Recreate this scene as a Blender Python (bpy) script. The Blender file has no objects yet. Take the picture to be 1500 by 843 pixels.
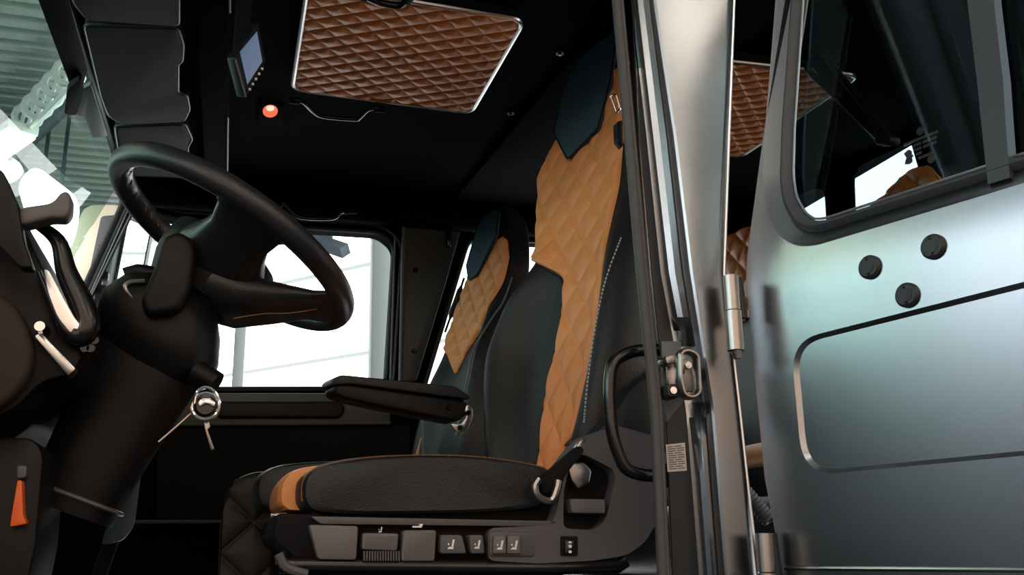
import bpy, bmesh, math, random
from mathutils import Vector as V, Matrix
random.seed(4)
C = bpy.context.scene.collection
SC = bpy.context.scene
# ------------------------------------------------------------------ camera
# world: X towards the rear of the truck, Y across the cab (away from camera), Z up; origin = camera
FPX, CX, CY = 1350.0, 750.0, 421.5
Yc = V((320 - CX, -(812 - CY), -FPX)).normalized()
Ac = V((5234 - CX, -(691 - CY), -FPX)).normalized()
Xc = (Ac - Yc * Ac.dot(Yc)).normalized()
Zc = Xc.cross(Yc)
ROT = Matrix((Xc, Yc, Zc))
cam = bpy.data.cameras.new('camera'); cam.sensor_width = 36; cam.lens = FPX / 1500 * 36
cam.clip_start = .05; cam.clip_end = 200
camo = bpy.data.objects.new('camera', cam); C.objects.link(camo)
camo.matrix_world = ROT.to_4x4(); SC.camera = camo
# ------------------------------------------------------------------ light, exposure
SC.view_settings.view_transform = 'Standard'; SC.view_settings.look = 'None'
SC.view_settings.gamma = 1; SC.view_settings.exposure = 0.2
SC.view_settings.use_curve_mapping = False
WORLD = (.70, .80, .92); WORLD_STRENGTH = .35
DAY_FACADE = 4.0        # glow that stands for daylight on the white facade outside
FILL_FRONT = 5.5         # added glow band on the front hall wall, shaped for the door reflection
FILL_BACK = 1.35          # added warm glow band on the wall behind the camera
LAMP = 14.0              # fluorescent ceiling lamps, one in view, the rest added as fill
w = bpy.data.worlds.new('world'); SC.world = w; w.use_nodes = True
w.node_tree.nodes['Background'].inputs[0].default_value = (*WORLD, 1)
w.node_tree.nodes['Background'].inputs[1].default_value = WORLD_STRENGTH

def ray(u, v): return ROT @ V((u - CX, -(v - CY), -FPX))
def onP(u, v, o, n):
    d = ray(u, v); o = V(o); n = V(n); return d * (o.dot(n) / d.dot(n))
def onY(u, v, y): d = ray(u, v); return d * (y / d.y)
def onX(u, v, x): d = ray(u, v); return d * (x / d.x)
def onZ(u, v, z): d = ray(u, v); return d * (z / d.z)

# ------------------------------------------------------------------ materials
def mat(name, col, rough=.5, metal=0, bump=None, scale=300, bs=.15, vary=0, emit=None, es=1, spec=.5, coat=0):
    m = bpy.data.materials.new(name); m.use_nodes = True
    nt = m.node_tree; b = nt.nodes['Principled BSDF']
    b.inputs['Base Color'].default_value = (*col, 1); b.inputs['Roughness'].default_value = rough
    b.inputs['Metallic'].default_value = metal; b.inputs['Specular IOR Level'].default_value = spec
    b.inputs['Coat Weight'].default_value = coat
    if emit: b.inputs['Emission Color'].default_value = (*emit, 1); b.inputs['Emission Strength'].default_value = es
    tc = nt.nodes.new('ShaderNodeTexCoord')
    if bump:
        if bump == 'leather':
            t = nt.nodes.new('ShaderNodeTexVoronoi'); t.inputs['Scale'].default_value = scale; out = t.outputs['Distance']
        else:
            t = nt.nodes.new('ShaderNodeTexNoise'); t.inputs['Scale'].default_value = scale; t.inputs['Detail'].default_value = 4; out = t.outputs['Fac']
        nt.links.new(tc.outputs['Object'], t.inputs['Vector'])
        bp = nt.nodes.new('ShaderNodeBump'); bp.inputs['Strength'].default_value = bs; bp.inputs['Distance'].default_value = .002
        nt.links.new(out, bp.inputs['Height']); nt.links.new(bp.outputs[0], b.inputs['Normal'])
    if vary:
        t = nt.nodes.new('ShaderNodeTexNoise'); t.inputs['Scale'].default_value = 6; t.inputs['Detail'].default_value = 6
        nt.links.new(tc.outputs['Object'], t.inputs['Vector'])
        mx = nt.nodes.new('ShaderNodeMix'); mx.data_type = 'RGBA'; mx.inputs[0].default_value = 1
        mx.inputs[6].default_value = (*[c * (1 - vary) for c in col], 1); mx.inputs[7].default_value = (*[min(1, c * (1 + vary)) for c in col], 1)
        nt.links.new(t.outputs['Fac'], mx.inputs[0]); nt.links.new(mx.outputs[2], b.inputs['Base Color'])
    return m
def glass(name, tint, refl=1.0, rough=0.0):
    m = bpy.data.materials.new(name); m.use_nodes = True; nt = m.node_tree; nt.nodes.clear()
    o = nt.nodes.new('ShaderNodeOutputMaterial'); mx = nt.nodes.new('ShaderNodeMixShader')
    t = nt.nodes.new('ShaderNodeBsdfTransparent'); t.inputs[0].default_value = (*tint, 1)
    g = nt.nodes.new('ShaderNodeBsdfGlossy'); g.inputs['Roughness'].default_value = rough
    f = nt.nodes.new('ShaderNodeFresnel'); f.inputs[0].default_value = 1.45
    k = nt.nodes.new('ShaderNodeMath'); k.operation = 'MULTIPLY'; k.inputs[1].default_value = refl
    gm = nt.nodes.new('ShaderNodeNewGeometry'); inv = nt.nodes.new('ShaderNodeMath'); inv.operation = 'SUBTRACT'; inv.inputs[0].default_value = 1
    k2 = nt.nodes.new('ShaderNodeMath'); k2.operation = 'MULTIPLY'; nt.links.new(gm.outputs['Backfacing'], inv.inputs[1])
    nt.links.new(f.outputs[0], k.inputs[0]); nt.links.new(k.outputs[0], k2.inputs[0]); nt.links.new(inv.outputs[0], k2.inputs[1]); nt.links.new(k2.outputs[0], mx.inputs[0])
    nt.links.new(t.outputs[0], mx.inputs[1]); nt.links.new(g.outputs[0], mx.inputs[2]); nt.links.new(mx.outputs[0], o.inputs[0])
    return m
def glow(name, col, s):
    m = bpy.data.materials.new(name); m.use_nodes = True; nt = m.node_tree; nt.nodes.clear()
    o = nt.nodes.new('ShaderNodeOutputMaterial'); e = nt.nodes.new('ShaderNodeEmission')
    e.inputs[0].default_value = (*col, 1); e.inputs[1].default_value = s; nt.links.new(e.outputs[0], o.inputs[0]); return m

M = dict(
    headliner=mat('black_headliner', (.0035, .0036, .004), .95, bump='noise', scale=500, bs=.2, spec=.03),
    header=mat('black_trim_panel', (.0045, .0045, .005), .95, spec=.03),
    visor=mat('charcoal_visor_fabric', (.034, .038, .040), .85, bump='noise', scale=700, bs=.3, spec=.3),
    black=mat('black_plastic', (.006, .006, .0065), .45, spec=.22, bump='noise', scale=600, bs=.1),
    liner=mat('warm_beige_leather', (.62, .46, .36), .6),
    matte=mat('matte_black_plastic', (.006, .006, .0065), .8, spec=.2),
    gloss=mat('gloss_black', (.006, .006, .007), .22),
    rubber=mat('black_rubber', (.016, .017, .019), .5),
    shell=mat('grey_seat_plastic', (.085, .078, .08), .5, bump='noise', scale=800, bs=.12),
    shell2=mat('warm_grey_button_plastic', (.12, .108, .104), .45, bump='noise', scale=800, bs=.1),
    wheel=mat('black_wheel_leather', (.015, .016, .019), .36, bump='leather', scale=500, bs=.15),
    leather=mat('black_leather', (.011, .0125, .0145), .47, spec=.4, bump='leather', scale=350, bs=.25),
    teal=mat('dark_teal_leather', (.028, .08, .115), .5, bump='leather', scale=420, bs=.2),
    orange=mat('cognac_orange_leather', (.80, .31, .10), .48, bump='leather', scale=420, bs=.15, vary=.1),
    orangedark=mat('cognac_roof_leather', (.72, .25, .06), .5, bump='leather', scale=420, bs=.12, vary=.12),
    orangeplastic=mat('bright_orange_plastic', (.85, .13, .015), .4),
    thread=mat('tan_thread', (.30, .13, .05), .7), threadw=mat('pale_thread', (.45, .45, .45), .7),
    piping=mat('grey_piping', (.10, .12, .13), .45),
    body=mat('satin_grey_body_paint', (.34, .355, .37), .27, metal=1, bump='noise', scale=900, bs=.02),
    bodydark=mat('dark_body_recess', (.010, .014, .018), .45),
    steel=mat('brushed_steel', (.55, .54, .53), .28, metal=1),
    steelw=mat('warm_satin_steel', (.36, .34, .32), .3, metal=1),
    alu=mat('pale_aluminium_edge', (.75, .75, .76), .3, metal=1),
    chrome=mat('chrome', (.8, .8, .8), .12, metal=1),
    greytrim=mat('grey_door_trim', (.075, .072, .068), .55),
    pillarpanel=mat('dark_grey_pillar_panel', (.05, .052, .054), .5),
    rubber2=mat('grey_window_rubber', (.05, .053, .06), .5),
    doorseal=mat('grey_door_rubber', (.06, .056, .054), .55),
    seal=mat('grey_window_seal', (.12, .14, .15), .45),
    white=mat('white_print', (.8, .8, .8), .6),
    paper=mat('white_sticker_paper', (.62, .58, .54), .6, vary=.1),
    ink=mat('grey_sticker_ink', (.12, .11, .10), .7),
    concrete=mat('grey_concrete', (.026, .034, .042), .6, vary=.3),
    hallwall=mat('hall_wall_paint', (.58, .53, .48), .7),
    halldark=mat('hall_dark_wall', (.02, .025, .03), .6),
    corr=mat('corrugated_roof_sheet', (.52, .57, .55), .45, metal=.2),
    beam=mat('blue_grey_steel_beam', (.06, .085, .11), .5),
    post=mat('grey_green_post', (.30, .34, .35), .55),
    truss=mat('white_truss_paint', (.7, .72, .72), .4),
    beige=mat('beige_board', (.62, .56, .42), .6),
    quiltblack=mat('black_quilted_leather', (.016, .015, .013), .5, bump='leather', scale=350, bs=.2),
    bluepanel=mat('blue_grey_pedal', (.05, .085, .11), .5),
    brown=mat('dark_brown_trim', (.030, .021, .016), .6, spec=.25),
    glass=glass('clear_glass', (.93, .96, .95)), wind=glass('green_tinted_glass', (.74, .86, .80)),
    tint=glass('dark_door_glass', (.66, .76, .80), 2.2),
    mirror=mat('mirror_face', (.85, .87, .9), .03, metal=1),
    screen=mat('blue_lcd_screen', (.01, .015, .03), .15, emit=(.03, .085, .21), es=.55),
    redlamp=glow('red_orange_lamp', (1, .16, .08), 1.0), lampcore=glow('warm_lamp_core', (1, .66, .5), 1.1),
    facade=glow('white_glow', (1, 1, 1), DAY_FACADE), seam=glow('facade_line_glow', (.80, .84, .84), .95),
    front=glow('front_fill_glow', (.80, .92, 1.0), FILL_FRONT), backfill=glow('warm_fill_glow', (1, .71, .53), FILL_BACK),
    lamp=glow('fluorescent_tube', (1, .88, .74), LAMP),
    rearday=glow('daylight_behind_rear_window', (1, 1, 1), 2.5), bluebox=mat('pale_blue_box', (.25, .45, .75), .5),
)

# ------------------------------------------------------------------ object helpers
WT = {}
def obj(name, bm, m, parent=None, smooth=True, angle=38, kind=None, label=None, cat=None, group=None):
    bmesh.ops.remove_doubles(bm, verts=bm.verts, dist=1e-6)
    bmesh.ops.recalc_face_normals(bm, faces=bm.faces)
    xs = [v.co for v in bm.verts]
    c = V(((min(p.x for p in xs) + max(p.x for p in xs)) / 2, (min(p.y for p in xs) + max(p.y for p in xs)) / 2, min(p.z for p in xs)))
    bmesh.ops.translate(bm, verts=bm.verts, vec=-c)
    me = bpy.data.meshes.new(name); bm.to_mesh(me); bm.free()
    me.materials.append(M[m] if isinstance(m, str) else m)
    if smooth:
        me.shade_smooth()
        me.set_sharp_from_angle(angle=math.radians(angle))
    o = bpy.data.objects.new(name, me); C.objects.link(o); o.location = c
    WT[o.name] = c
    if parent:
        o.parent = parent; o.matrix_parent_inverse = Matrix.Translation(-WT[parent.name])
    tag(o, label, cat, group, kind); return o
def tag(o, label=None, cat=None, group=None, kind=None):
    for k, v in (('label', label), ('category', cat), ('group', group), ('kind', kind)):
        if v: o[k] = v
def thing(name, loc, label, cat, group=None):
    o = bpy.data.objects.new(name, None); C.objects.link(o); o.location = V(loc); o.empty_display_size = .05
    WT[o.name] = V(loc); tag(o, label, cat, group); return o
def B(): return bmesh.new()
def merge(bm, t):
    me = bpy.data.meshes.new('t'); t.to_mesh(me); t.free(); bm.from_mesh(me); bpy.data.meshes.remove(me)
def bevel(t, w, seg=2):
    if w: bmesh.ops.bevel(t, geom=list(t.edges), offset=w, segments=seg, profile=.5, affect='EDGES', clamp_overlap=True)
def prism(bm, pts, vec, bev=0, seg=2):
    t = B(); vec = V(vec)
    a = [t.verts.new(p) for p in pts]; b = [t.verts.new(V(p) + vec) for p in pts]
    t.faces.new(a); t.faces.new(b[::-1]); n = len(a)
    for i in range(n): t.faces.new((a[i], b[i], b[(i + 1) % n], a[(i + 1) % n]))
    if bev:
        cap = [e for e in t.edges if len({v.index for v in e.verts}) and (e.link_faces[0].calc_center_median() - e.link_faces[1].calc_center_median()).length > 0]
        es = [e for e in t.edges if e.calc_face_angle(0) > .6]
        bmesh.ops.recalc_face_normals(t, faces=t.faces)
        es = [e for e in t.edges if e.calc_face_angle(0) > .6]
        bmesh.ops.bevel(t, geom=es, offset=bev, segments=seg, profile=.5, affect='EDGES', clamp_overlap=True)
    merge(bm, t)
def box(bm, c, s, bev=0, rot=None, seg=2):
    t = B(); bmesh.ops.create_cube(t, size=1)
    for v in t.verts:
        p = V((v.co.x * s[0], v.co.y * s[1], v.co.z * s[2]))
        v.co = p
    bevel(t, bev, seg)
    for v in t.verts: v.co = (rot @ v.co if rot else v.co) + V(c)
    merge(bm, t)
def frames(pts, closed=False):
    n = len(pts); T = []
    for i in range(n):
        a = pts[i - 1] if (i or closed) else pts[0]; b = pts[(i + 1) % n] if (i < n - 1 or closed) else pts[-1]
        d = (b - a); T.append(d.normalized() if d.length > 1e-9 else V((0, 0, 1)))
    up = V((0, 0, 1)) if abs(T[0].z) < .9 else V((1, 0, 0))
    N = [(up - T[0] * up.dot(T[0])).normalized()]
    for i in range(1, n):
        q = N[-1] - T[i] * N[-1].dot(T[i]); N.append(q.normalized())
    return T, N
def tube(bm, pts, r, n=12, closed=False, sy=1.0):
    pts = [V(p) for p in pts]; T, N = frames(pts, closed); rings = []
    for i, p in enumerate(pts):
        b = T[i].cross(N[i]); rr = r[i] if isinstance(r, (list, tuple)) else r
        rings.append([bm.verts.new(p + N[i] * math.cos(2 * math.pi * k / n) * rr + b * math.sin(2 * math.pi * k / n) * rr * sy) for k in range(n)])
    m = len(rings)
    for i in range(m if closed else m - 1):
        a, b = rings[i], rings[(i + 1) % m]
        off = 0
        if closed and i == m - 1:
            off = min(range(n), key=lambda o: (a[0].co - b[o].co).length)
        for k in range(n): bm.faces.new((a[k], a[(k + 1) % n], b[(k + 1 + off) % n], b[(k + off) % n]))
    if not closed: bm.faces.new(rings[0][::-1]); bm.faces.new(rings[-1])
def loft(bm, rings, cap=True):
    R = [[bm.verts.new(p) for p in r] for r in rings]; n = len(R[0])
    for a, b in zip(R, R[1:]):
        for k in range(n): bm.faces.new((a[k], a[(k + 1) % n], b[(k + 1) % n], b[k]))
    if cap: bm.faces.new(R[0][::-1]); bm.faces.new(R[-1])
def grid(bm, P):
    R = [[bm.verts.new(p) for p in r] for r in P]
    for a, b in zip(R, R[1:]):
        for k in range(len(a) - 1): bm.faces.new((a[k], a[k + 1], b[k + 1], b[k]))
def cyl(bm, p0, p1, r0, r1=None, n=24): tube(bm, [p0, p1], [r0, r0 if r1 is None else r1], n)
def smooth_path(pts, n=8, closed=False):
    pts = [V(p) for p in pts]; out = []; m = len(pts)
    rng = range(m if closed else m - 1)
    for i in rng:
        p0 = pts[(i - 1) % m] if (closed or i) else pts[0]; p1 = pts[i]; p2 = pts[(i + 1) % m]
        p3 = pts[(i + 2) % m] if (closed or i + 2 < m) else pts[-1]
        for k in range(n):
            t = k / n
            out.append(.5 * ((2 * p1) + (p2 - p0) * t + (2 * p0 - 5 * p1 + 4 * p2 - p3) * t * t + (3 * p1 - p0 - 3 * p2 + p3) * t ** 3))
    if not closed: out.append(pts[-1])
    return out
def rnd(pts, r, n=6, closed=True):
    pts = [V(p) for p in pts]; out = []; m = len(pts)
    for i, p in enumerate(pts):
        if not closed and i in (0, m - 1): out.append(p); continue
        ri = r[i] if isinstance(r, (list, tuple)) else r
        a = pts[i - 1] - p; b = pts[(i + 1) % m] - p
        t = min(ri, a.length * .48, b.length * .48)
        if t < 1e-5: out.append(p); continue
        A = p + a.normalized() * t; Bq = p + b.normalized() * t
        for k in range(n + 1):
            s = k / n; out.append(A * (1 - s) ** 2 + p * 2 * s * (1 - s) + Bq * s * s)
    return out
def offset2(loop, d):
    n = len(loop); A = sum(loop[i].x * loop[(i + 1) % n].y - loop[(i + 1) % n].x * loop[i].y for i in range(n))
    sgn = 1 if A > 0 else -1; out = []
    for i in range(n):
        t = (loop[(i + 1) % n] - loop[i - 1]); t.normalize()
        out.append(V((loop[i].x - t.y * d * sgn, loop[i].y + t.x * d * sgn)))   # inwards for d>0
    return out
def slab(bm, outer, holes, mapf, th, cuts=(), off=0, cutsx=()):
    t = B()
    for L in [outer] + list(holes):
        vs = [t.verts.new((p.x, p.y, off)) for p in L]
        for i in range(len(vs)): t.edges.new((vs[i], vs[(i + 1) % len(vs)]))
    bmesh.ops.triangle_fill(t, use_beauty=True, use_dissolve=False, edges=list(t.edges))
    for c in cuts:
        bmesh.ops.bisect_plane(t, geom=list(t.verts) + list(t.edges) + list(t.faces), plane_co=(0, c, 0), plane_no=(0, 1, 0))
    for c in cutsx:
        bmesh.ops.bisect_plane(t, geom=list(t.verts) + list(t.edges) + list(t.faces), plane_co=(c, 0, 0), plane_no=(1, 0, 0))
    if th:
        r = bmesh.ops.extrude_face_region(t, geom=list(t.faces))
        for g in r['geom']:
            if isinstance(g, bmesh.types.BMVert): g.co.z += th
    bmesh.ops.recalc_face_normals(t, faces=t.faces)
    for v in t.verts: v.co = mapf(v.co.x, v.co.y, v.co.z)
    merge(bm, t)
def inside(p, L):
    r = False; n = len(L)
    for i in range(n):
        a, c = L[i], L[(i + 1) % n]
        if (a.y > p.y) != (c.y > p.y) and p.x < (c.x - a.x) * (p.y - a.y) / (c.y - a.y) + a.x: r = not r
    return r
def skin(bm, outer, holes, mapf, step, off=0):   # evenly meshed curved sheet with holes
    from mathutils.geometry import delaunay_2d_cdt
    P, E = [], []
    for L in [outer] + list(holes):
        n0 = len(P); pts = []
        for i, a in enumerate(L):
            c = L[(i + 1) % len(L)]; k = max(1, int((c - a).length / step))
            pts += [a.lerp(c, j / k) for j in range(k)]
        P += [V((p.x, p.y)) for p in pts]; m = len(pts)
        E += [(n0 + i, n0 + (i + 1) % m) for i in range(m)]
    x0, x1 = min(p.x for p in outer), max(p.x for p in outer); y0, y1 = min(p.y for p in outer), max(p.y for p in outer)
    bd = list(P); x = x0 + step * .6
    while x < x1:
        y = y0 + step * .6
        while y < y1:
            q = V((x, y))
            if inside(q, outer) and not any(inside(q, h) for h in holes) and min((q - b_).length_squared for b_ in bd) > (step * .45) ** 2: P.append(q)
            y += step
        x += step
    vo, eo, fo, *_ = delaunay_2d_cdt(P, E, [], 0, 1e-7)
    vs = [bm.verts.new(mapf(p.x, p.y, off)) for p in vo]
    for f in fo:
        c = sum((vo[i] for i in f), V((0, 0))) / len(f)
        if inside(c, outer) and not any(inside(c, h) for h in holes): bm.faces.new([vs[i] for i in f])
    for v in [v for v in vs if not v.link_faces]: bm.verts.remove(v)
def dens(L, step):
    out = []
    for i, a in enumerate(L):
        c = L[(i + 1) % len(L)]; k = max(1, int((c - a).length / step)); out += [a.lerp(c, j / k) for j in range(k)]
    return out
def strip(bm, A, Bq, closed=True):
    a = [bm.verts.new(p) for p in A]; b = [bm.verts.new(p) for p in Bq]; n = len(a)
    for i in range(n if closed else n - 1): bm.faces.new((a[i], a[(i + 1) % n], b[(i + 1) % n], b[i]))
def interp(tab, t):
    if t <= tab[0][0]: return tab[0][1]
    for (a, x), (b, y) in zip(tab, tab[1:]):
        if t <= b:
            k = (t - a) / (b - a); return x + (y - x) * k
    return tab[-1][1]
def sint(tab, t):   # smoothed interpolation
    return sum(interp(tab, t + o) for o in (-.03, -.015, 0, .015, .03)) / 5
def quilt2(x, y, a1, s1, a2, s2, p=.5):
    u = (-x * math.sin(a1) + y * math.cos(a1)) / s1; v = (-x * math.sin(a2) + y * math.cos(a2)) / s2
    return min(abs(math.sin(math.pi * u)) ** p, -.0 + .25 + .75 * abs(math.sin(math.pi * v)) ** p)
def quilt(a, b, ca, cb, p=.55):
    u = a / ca + b / cb; v = a / ca - b / cb
    return min(abs(math.sin(math.pi * u)), abs(math.sin(math.pi * v))) ** p
def y2(y): return lambda a, b, o: V((a, y + o, b))       # map (x, z, depth) on a wall of constant Y
def pxY(L, y): return [V((q.x, q.z)) for q in (onY(u, v, y) for u, v in L)]

#=================================================================== HALL
FLOOR = -1.75; ROOF = 4.1
b = B(); box(b, (1, 4, FLOOR - .05), (21.5, 23.5, .1)); obj('floor', b, 'concrete', kind='structure')
# corrugated roof, ribs along the truck's axis
b = B(); prof = []
y = -7.5
while y < 15.4:
    prof += [(y, 0), (y + .09, 0), (y + .11, .05), (y + .18, .05)]; y += .2
grid(b, [[V((x, yy, ROOF + zz)) for yy, zz in prof] for x in (-9.5, 11.5)])
grid(b, [[V((x, yy, ROOF + .3)) for yy in (-7.5, 15.5)] for x in (-9.5, 11.5)])
obj('ceiling', b, 'corr', kind='structure', smooth=False)
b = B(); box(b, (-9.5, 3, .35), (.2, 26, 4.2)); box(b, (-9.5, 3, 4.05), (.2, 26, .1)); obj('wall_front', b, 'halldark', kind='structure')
b = B(); box(b, (-9.45, 3, 3.22), (.06, 25, 1.55)); obj('window_1', b, 'front', kind='structure')  # unseen glow band added for the door's bright reflection and the seats
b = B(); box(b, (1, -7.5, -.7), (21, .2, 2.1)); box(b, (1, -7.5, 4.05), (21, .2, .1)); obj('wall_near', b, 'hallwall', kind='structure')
b = B(); box(b, (1, -7.45, 2.17), (21, .06, 3.65)); obj('window_2', b, 'backfill', kind='structure')  # unseen warm glow band added to brighten the pillar
b = B(); box(b, (1, 15.4, 1.2), (21, .2, 5.9)); obj('wall_end', b, 'hallwall', kind='structure')
# glowing white facade beyond the far side of the truck, stands for overexposed daylight
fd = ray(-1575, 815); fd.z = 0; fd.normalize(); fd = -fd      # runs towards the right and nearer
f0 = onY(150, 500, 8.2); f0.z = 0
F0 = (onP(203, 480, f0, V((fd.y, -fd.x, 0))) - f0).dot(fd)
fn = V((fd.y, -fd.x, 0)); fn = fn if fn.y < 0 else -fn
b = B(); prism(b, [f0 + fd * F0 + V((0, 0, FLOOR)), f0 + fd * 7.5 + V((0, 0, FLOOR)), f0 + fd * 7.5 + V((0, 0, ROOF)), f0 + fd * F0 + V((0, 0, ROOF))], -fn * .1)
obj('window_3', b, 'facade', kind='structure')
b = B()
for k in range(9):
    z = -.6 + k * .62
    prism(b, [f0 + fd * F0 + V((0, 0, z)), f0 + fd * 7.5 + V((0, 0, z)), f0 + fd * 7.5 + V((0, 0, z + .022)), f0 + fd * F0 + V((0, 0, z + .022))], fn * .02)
obj('trim_1', b, 'seam', kind='structure', smooth=False)  # dimmer glowing strips stand for the facade's faint cladding lines
def onF(u, v, o=0): return onP(u, v, f0 + fn * o, fn)
def hall_post(u, wd, label, o=.3):
    p = onF(u, 560, o); b = B(); box(b, (p.x, p.y, (FLOOR + ROOF) / 2), (wd, wd, ROOF - FLOOR), .01)
    box(b, (p.x, p.y, FLOOR + .02), (wd * 1.6, wd * 1.6, .04)); obj('steel_post', b, 'post', label=label, cat='post')
hall_post(556, .13, 'grey steel post outside, behind the rear end of the far side window')
hall_post(348, .075, 'thin grey steel post outside, seen below the steering wheel')
p0, p1 = onF(430, 342, .5), onF(500, 366, .5)
b = B(); tube(b, [p0 + (p0 - p1) * 4, p1 + (p1 - p0) * .08], .05, 4); obj('roof_beam', b, 'beam', label='dark blue-grey beam end at the top of the far side window', cat='beam')
b = B(); q = onF(470, 345, .5)
for dx in (-.1, .05): box(b, q + V((dx, 0, .05)), (.05, .05, .3), .01)
box(b, q + V((-.02, 0, .1)), (.3, .08, .05), .01)
obj('beam_bracket', b, 'beam', label='bracket on the beam above the steering wheel rim', cat='bracket')
# girder and truss seen through the windscreen
p0, p1 = onZ(-30, 262, 3.75), onZ(98, 132, 3.75); e = (p1 - p0)
b = B(); tube(b, [p0 - e * .6, p1 + e * 1.2], .16, 4); obj('roof_girder', b, 'beam', label='dark girder under the corrugated roof, seen through the windscreen', cat='girder')
t = thing('truss', onZ(70, 145, 3.5), 'white bolted truss joint below the roof, seen through the windscreen', 'truss')
e.normalize(); b = B(); g = onZ(70, 140, 3.5); sd = V((-e.y, e.x, 0))
for k in range(5):
    c = g + e * (k - 2) * .24; b = B()
    ring = [c + V((math.cos(a) * .10, 0, math.sin(a) * .10)) for a in [i * math.pi / 6 for i in range(12)]]
    tube(b, ring, .028, 8, True); obj('ring', b, 'truss', t)
b = B()
for dz, dy in ((.14, 0), (-.14, 0), (0, .12)):
    tube(b, [g - e * .7 + V((0, dy, dz)), g + e * .9 + V((0, dy, dz))], .022, 8)
for k in range(6): tube(b, [g + e * (k * .26 - .7) + V((0, 0, -.14)), g + e * (k * .26 - .57) + V((0, 0, .14))], .016, 6)
obj('lattice', b, 'truss', t)
def lamp(c, d, L, label, wd=.2):
    c = V(c); d = V(d).normalized(); n = V((-d.y, d.x, 0))
    t = thing('ceiling_lamp', c, label, 'lamp', 'fluorescent hall lamps')
    b = B(); prism(b, [c + d * -L / 2 - n * wd, c + d * L / 2 - n * wd, c + d * L / 2 + n * wd, c - d * L / 2 + n * wd], (0, 0, .08), .01); obj('housing', b, 'truss', t)
    b = B(); prism(b, [c + d * -L * .48 - n * wd * .85, c + d * L * .48 - n * wd * .85, c + d * L * .48 + n * wd * .85, c - d * L * .48 + n * wd * .85], (0, 0, -.03)); obj('diffuser', b, 'lamp', t)
q0, q1 = onZ(-15, 228, 3.3), onZ(34, 193, 3.3)
lamp((q0 + q1) / 2, q1 - q0, (q1 - q0).length, 'bright tube lamp under the roof at the left edge of the windscreen view', .12)
for x in (-8, -4, 0, 4, 8):
    for yy in (-6.5, -3.0): lamp((x, yy, 3.9), (1, 0, 0), 2.4, 'unseen long lamp added behind the camera to light the pillar and seats', .22)  # rows of unseen lamps added to brighten the pillar's reflection
for x in (-7.5, -4.5): lamp((x, 3.5, 3.9), (1, 0, 0), 2.4, 'unseen long lamp added to the hall ahead of the truck', .22)  # two more unseen fill lamps added ahead of the truck
# glowing boards added for bright white patches beyond the windscreen; beige partition
def board(px, y, m, name, label, cat, rods=True):
    P = [onY(u, v, y) for u, v in px]; t = thing(name, sum(P, V()) / len(P), label, cat)
    b = B(); prism(b, rnd(P, .12), (0, .1, 0), .01); obj('face', b, m, t)
    z0 = min(p.z for p in P); z1 = max(p.z for p in P); x0 = min(p.x for p in P); x1 = max(p.x for p in P)
    for k in (.35, .65):
        x = x0 + (x1 - x0) * k; b = B()
        box(b, (x, y + .13, (ROOF + (z0 + z1) / 2) / 2 if rods else (FLOOR + (z0 + z1) / 2) / 2), (.03, .03, abs((ROOF if rods else FLOOR) - (z0 + z1) / 2))); obj('rod', b, 'beam', t)
board([(-10, 212), (38, 244), (12, 268), (-30, 250)], 9.0, 'facade', 'glow_board', 'added glowing white board at the left edge beside the dash', 'glowing board')
board([(24, 268), (50, 240), (116, 290), (112, 332), (86, 400), (60, 395)], 8.6, 'facade', 'glow_board', 'large added glowing white board beyond the windscreen, above the lever handle', 'glowing board')
board([(92, 405), (122, 300), (185, 300), (150, 520), (70, 520)], 8.9, 'beige', 'partition_board', 'beige partition board beyond the windscreen beside the far pillar', 'partition', False)
board([(112, 438), (140, 428), (132, 460), (95, 470)], 8.55, 'facade', 'glow_board', 'small glowing board added as a bright patch on the beige partition', 'glowing board', False)

#=================================================================== CAB SHELL
HZ = 1.18
# roof lining
w0, w1 = onZ(97, 0, HZ), onZ(166, 215, HZ); wd_ = (w1 - w0).normalized()
wl = lambda y: w0 + wd_ * ((y - w0.y) / wd_.y)
a0, a1 = wl(1.18), wl(3.1)
b = B(); prism(b, [a0, a1, V((2.0, 3.1, HZ)), V((2.0, 1.18, HZ))], (0, 0, .08)); obj('ceiling_cab', b, 'headliner', kind='structure')
k0, k1 = onZ(714, 235, HZ - .02), onZ(892, 21, HZ - .02); kd = (k0 - k1).normalized()
kl = lambda y: k1 + kd * ((y - k1.y) / kd.y)
b = B(); prism(b, [kl(1.25), kl(3.04), V((1.15, 3.04, HZ - .02)), V((1.15, 1.25, HZ - .02))], (0, 0, .025), .004); obj('trim_2', b, 'header', kind='structure')
for u, v, lb in ((820, 76, 'black dome screw in the roof lining, nearer the door pillar'), (748, 164, 'black dome screw in the roof lining, nearer the roof hatch corner')):
    c = onZ(u, v, HZ); t = thing('dome_screw', c, lb, 'screw', 'roof lining screws')
    b = B(); cyl(b, c, c - V((0, 0, .006)), .012, .010, 20); obj('head', b, 'black', t)
    b = B(); cyl(b, c - V((0, 0, .006)), c - V((0, 0, .010)), .0055, .004, 12); obj('centre', b, 'gloss', t)
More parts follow.
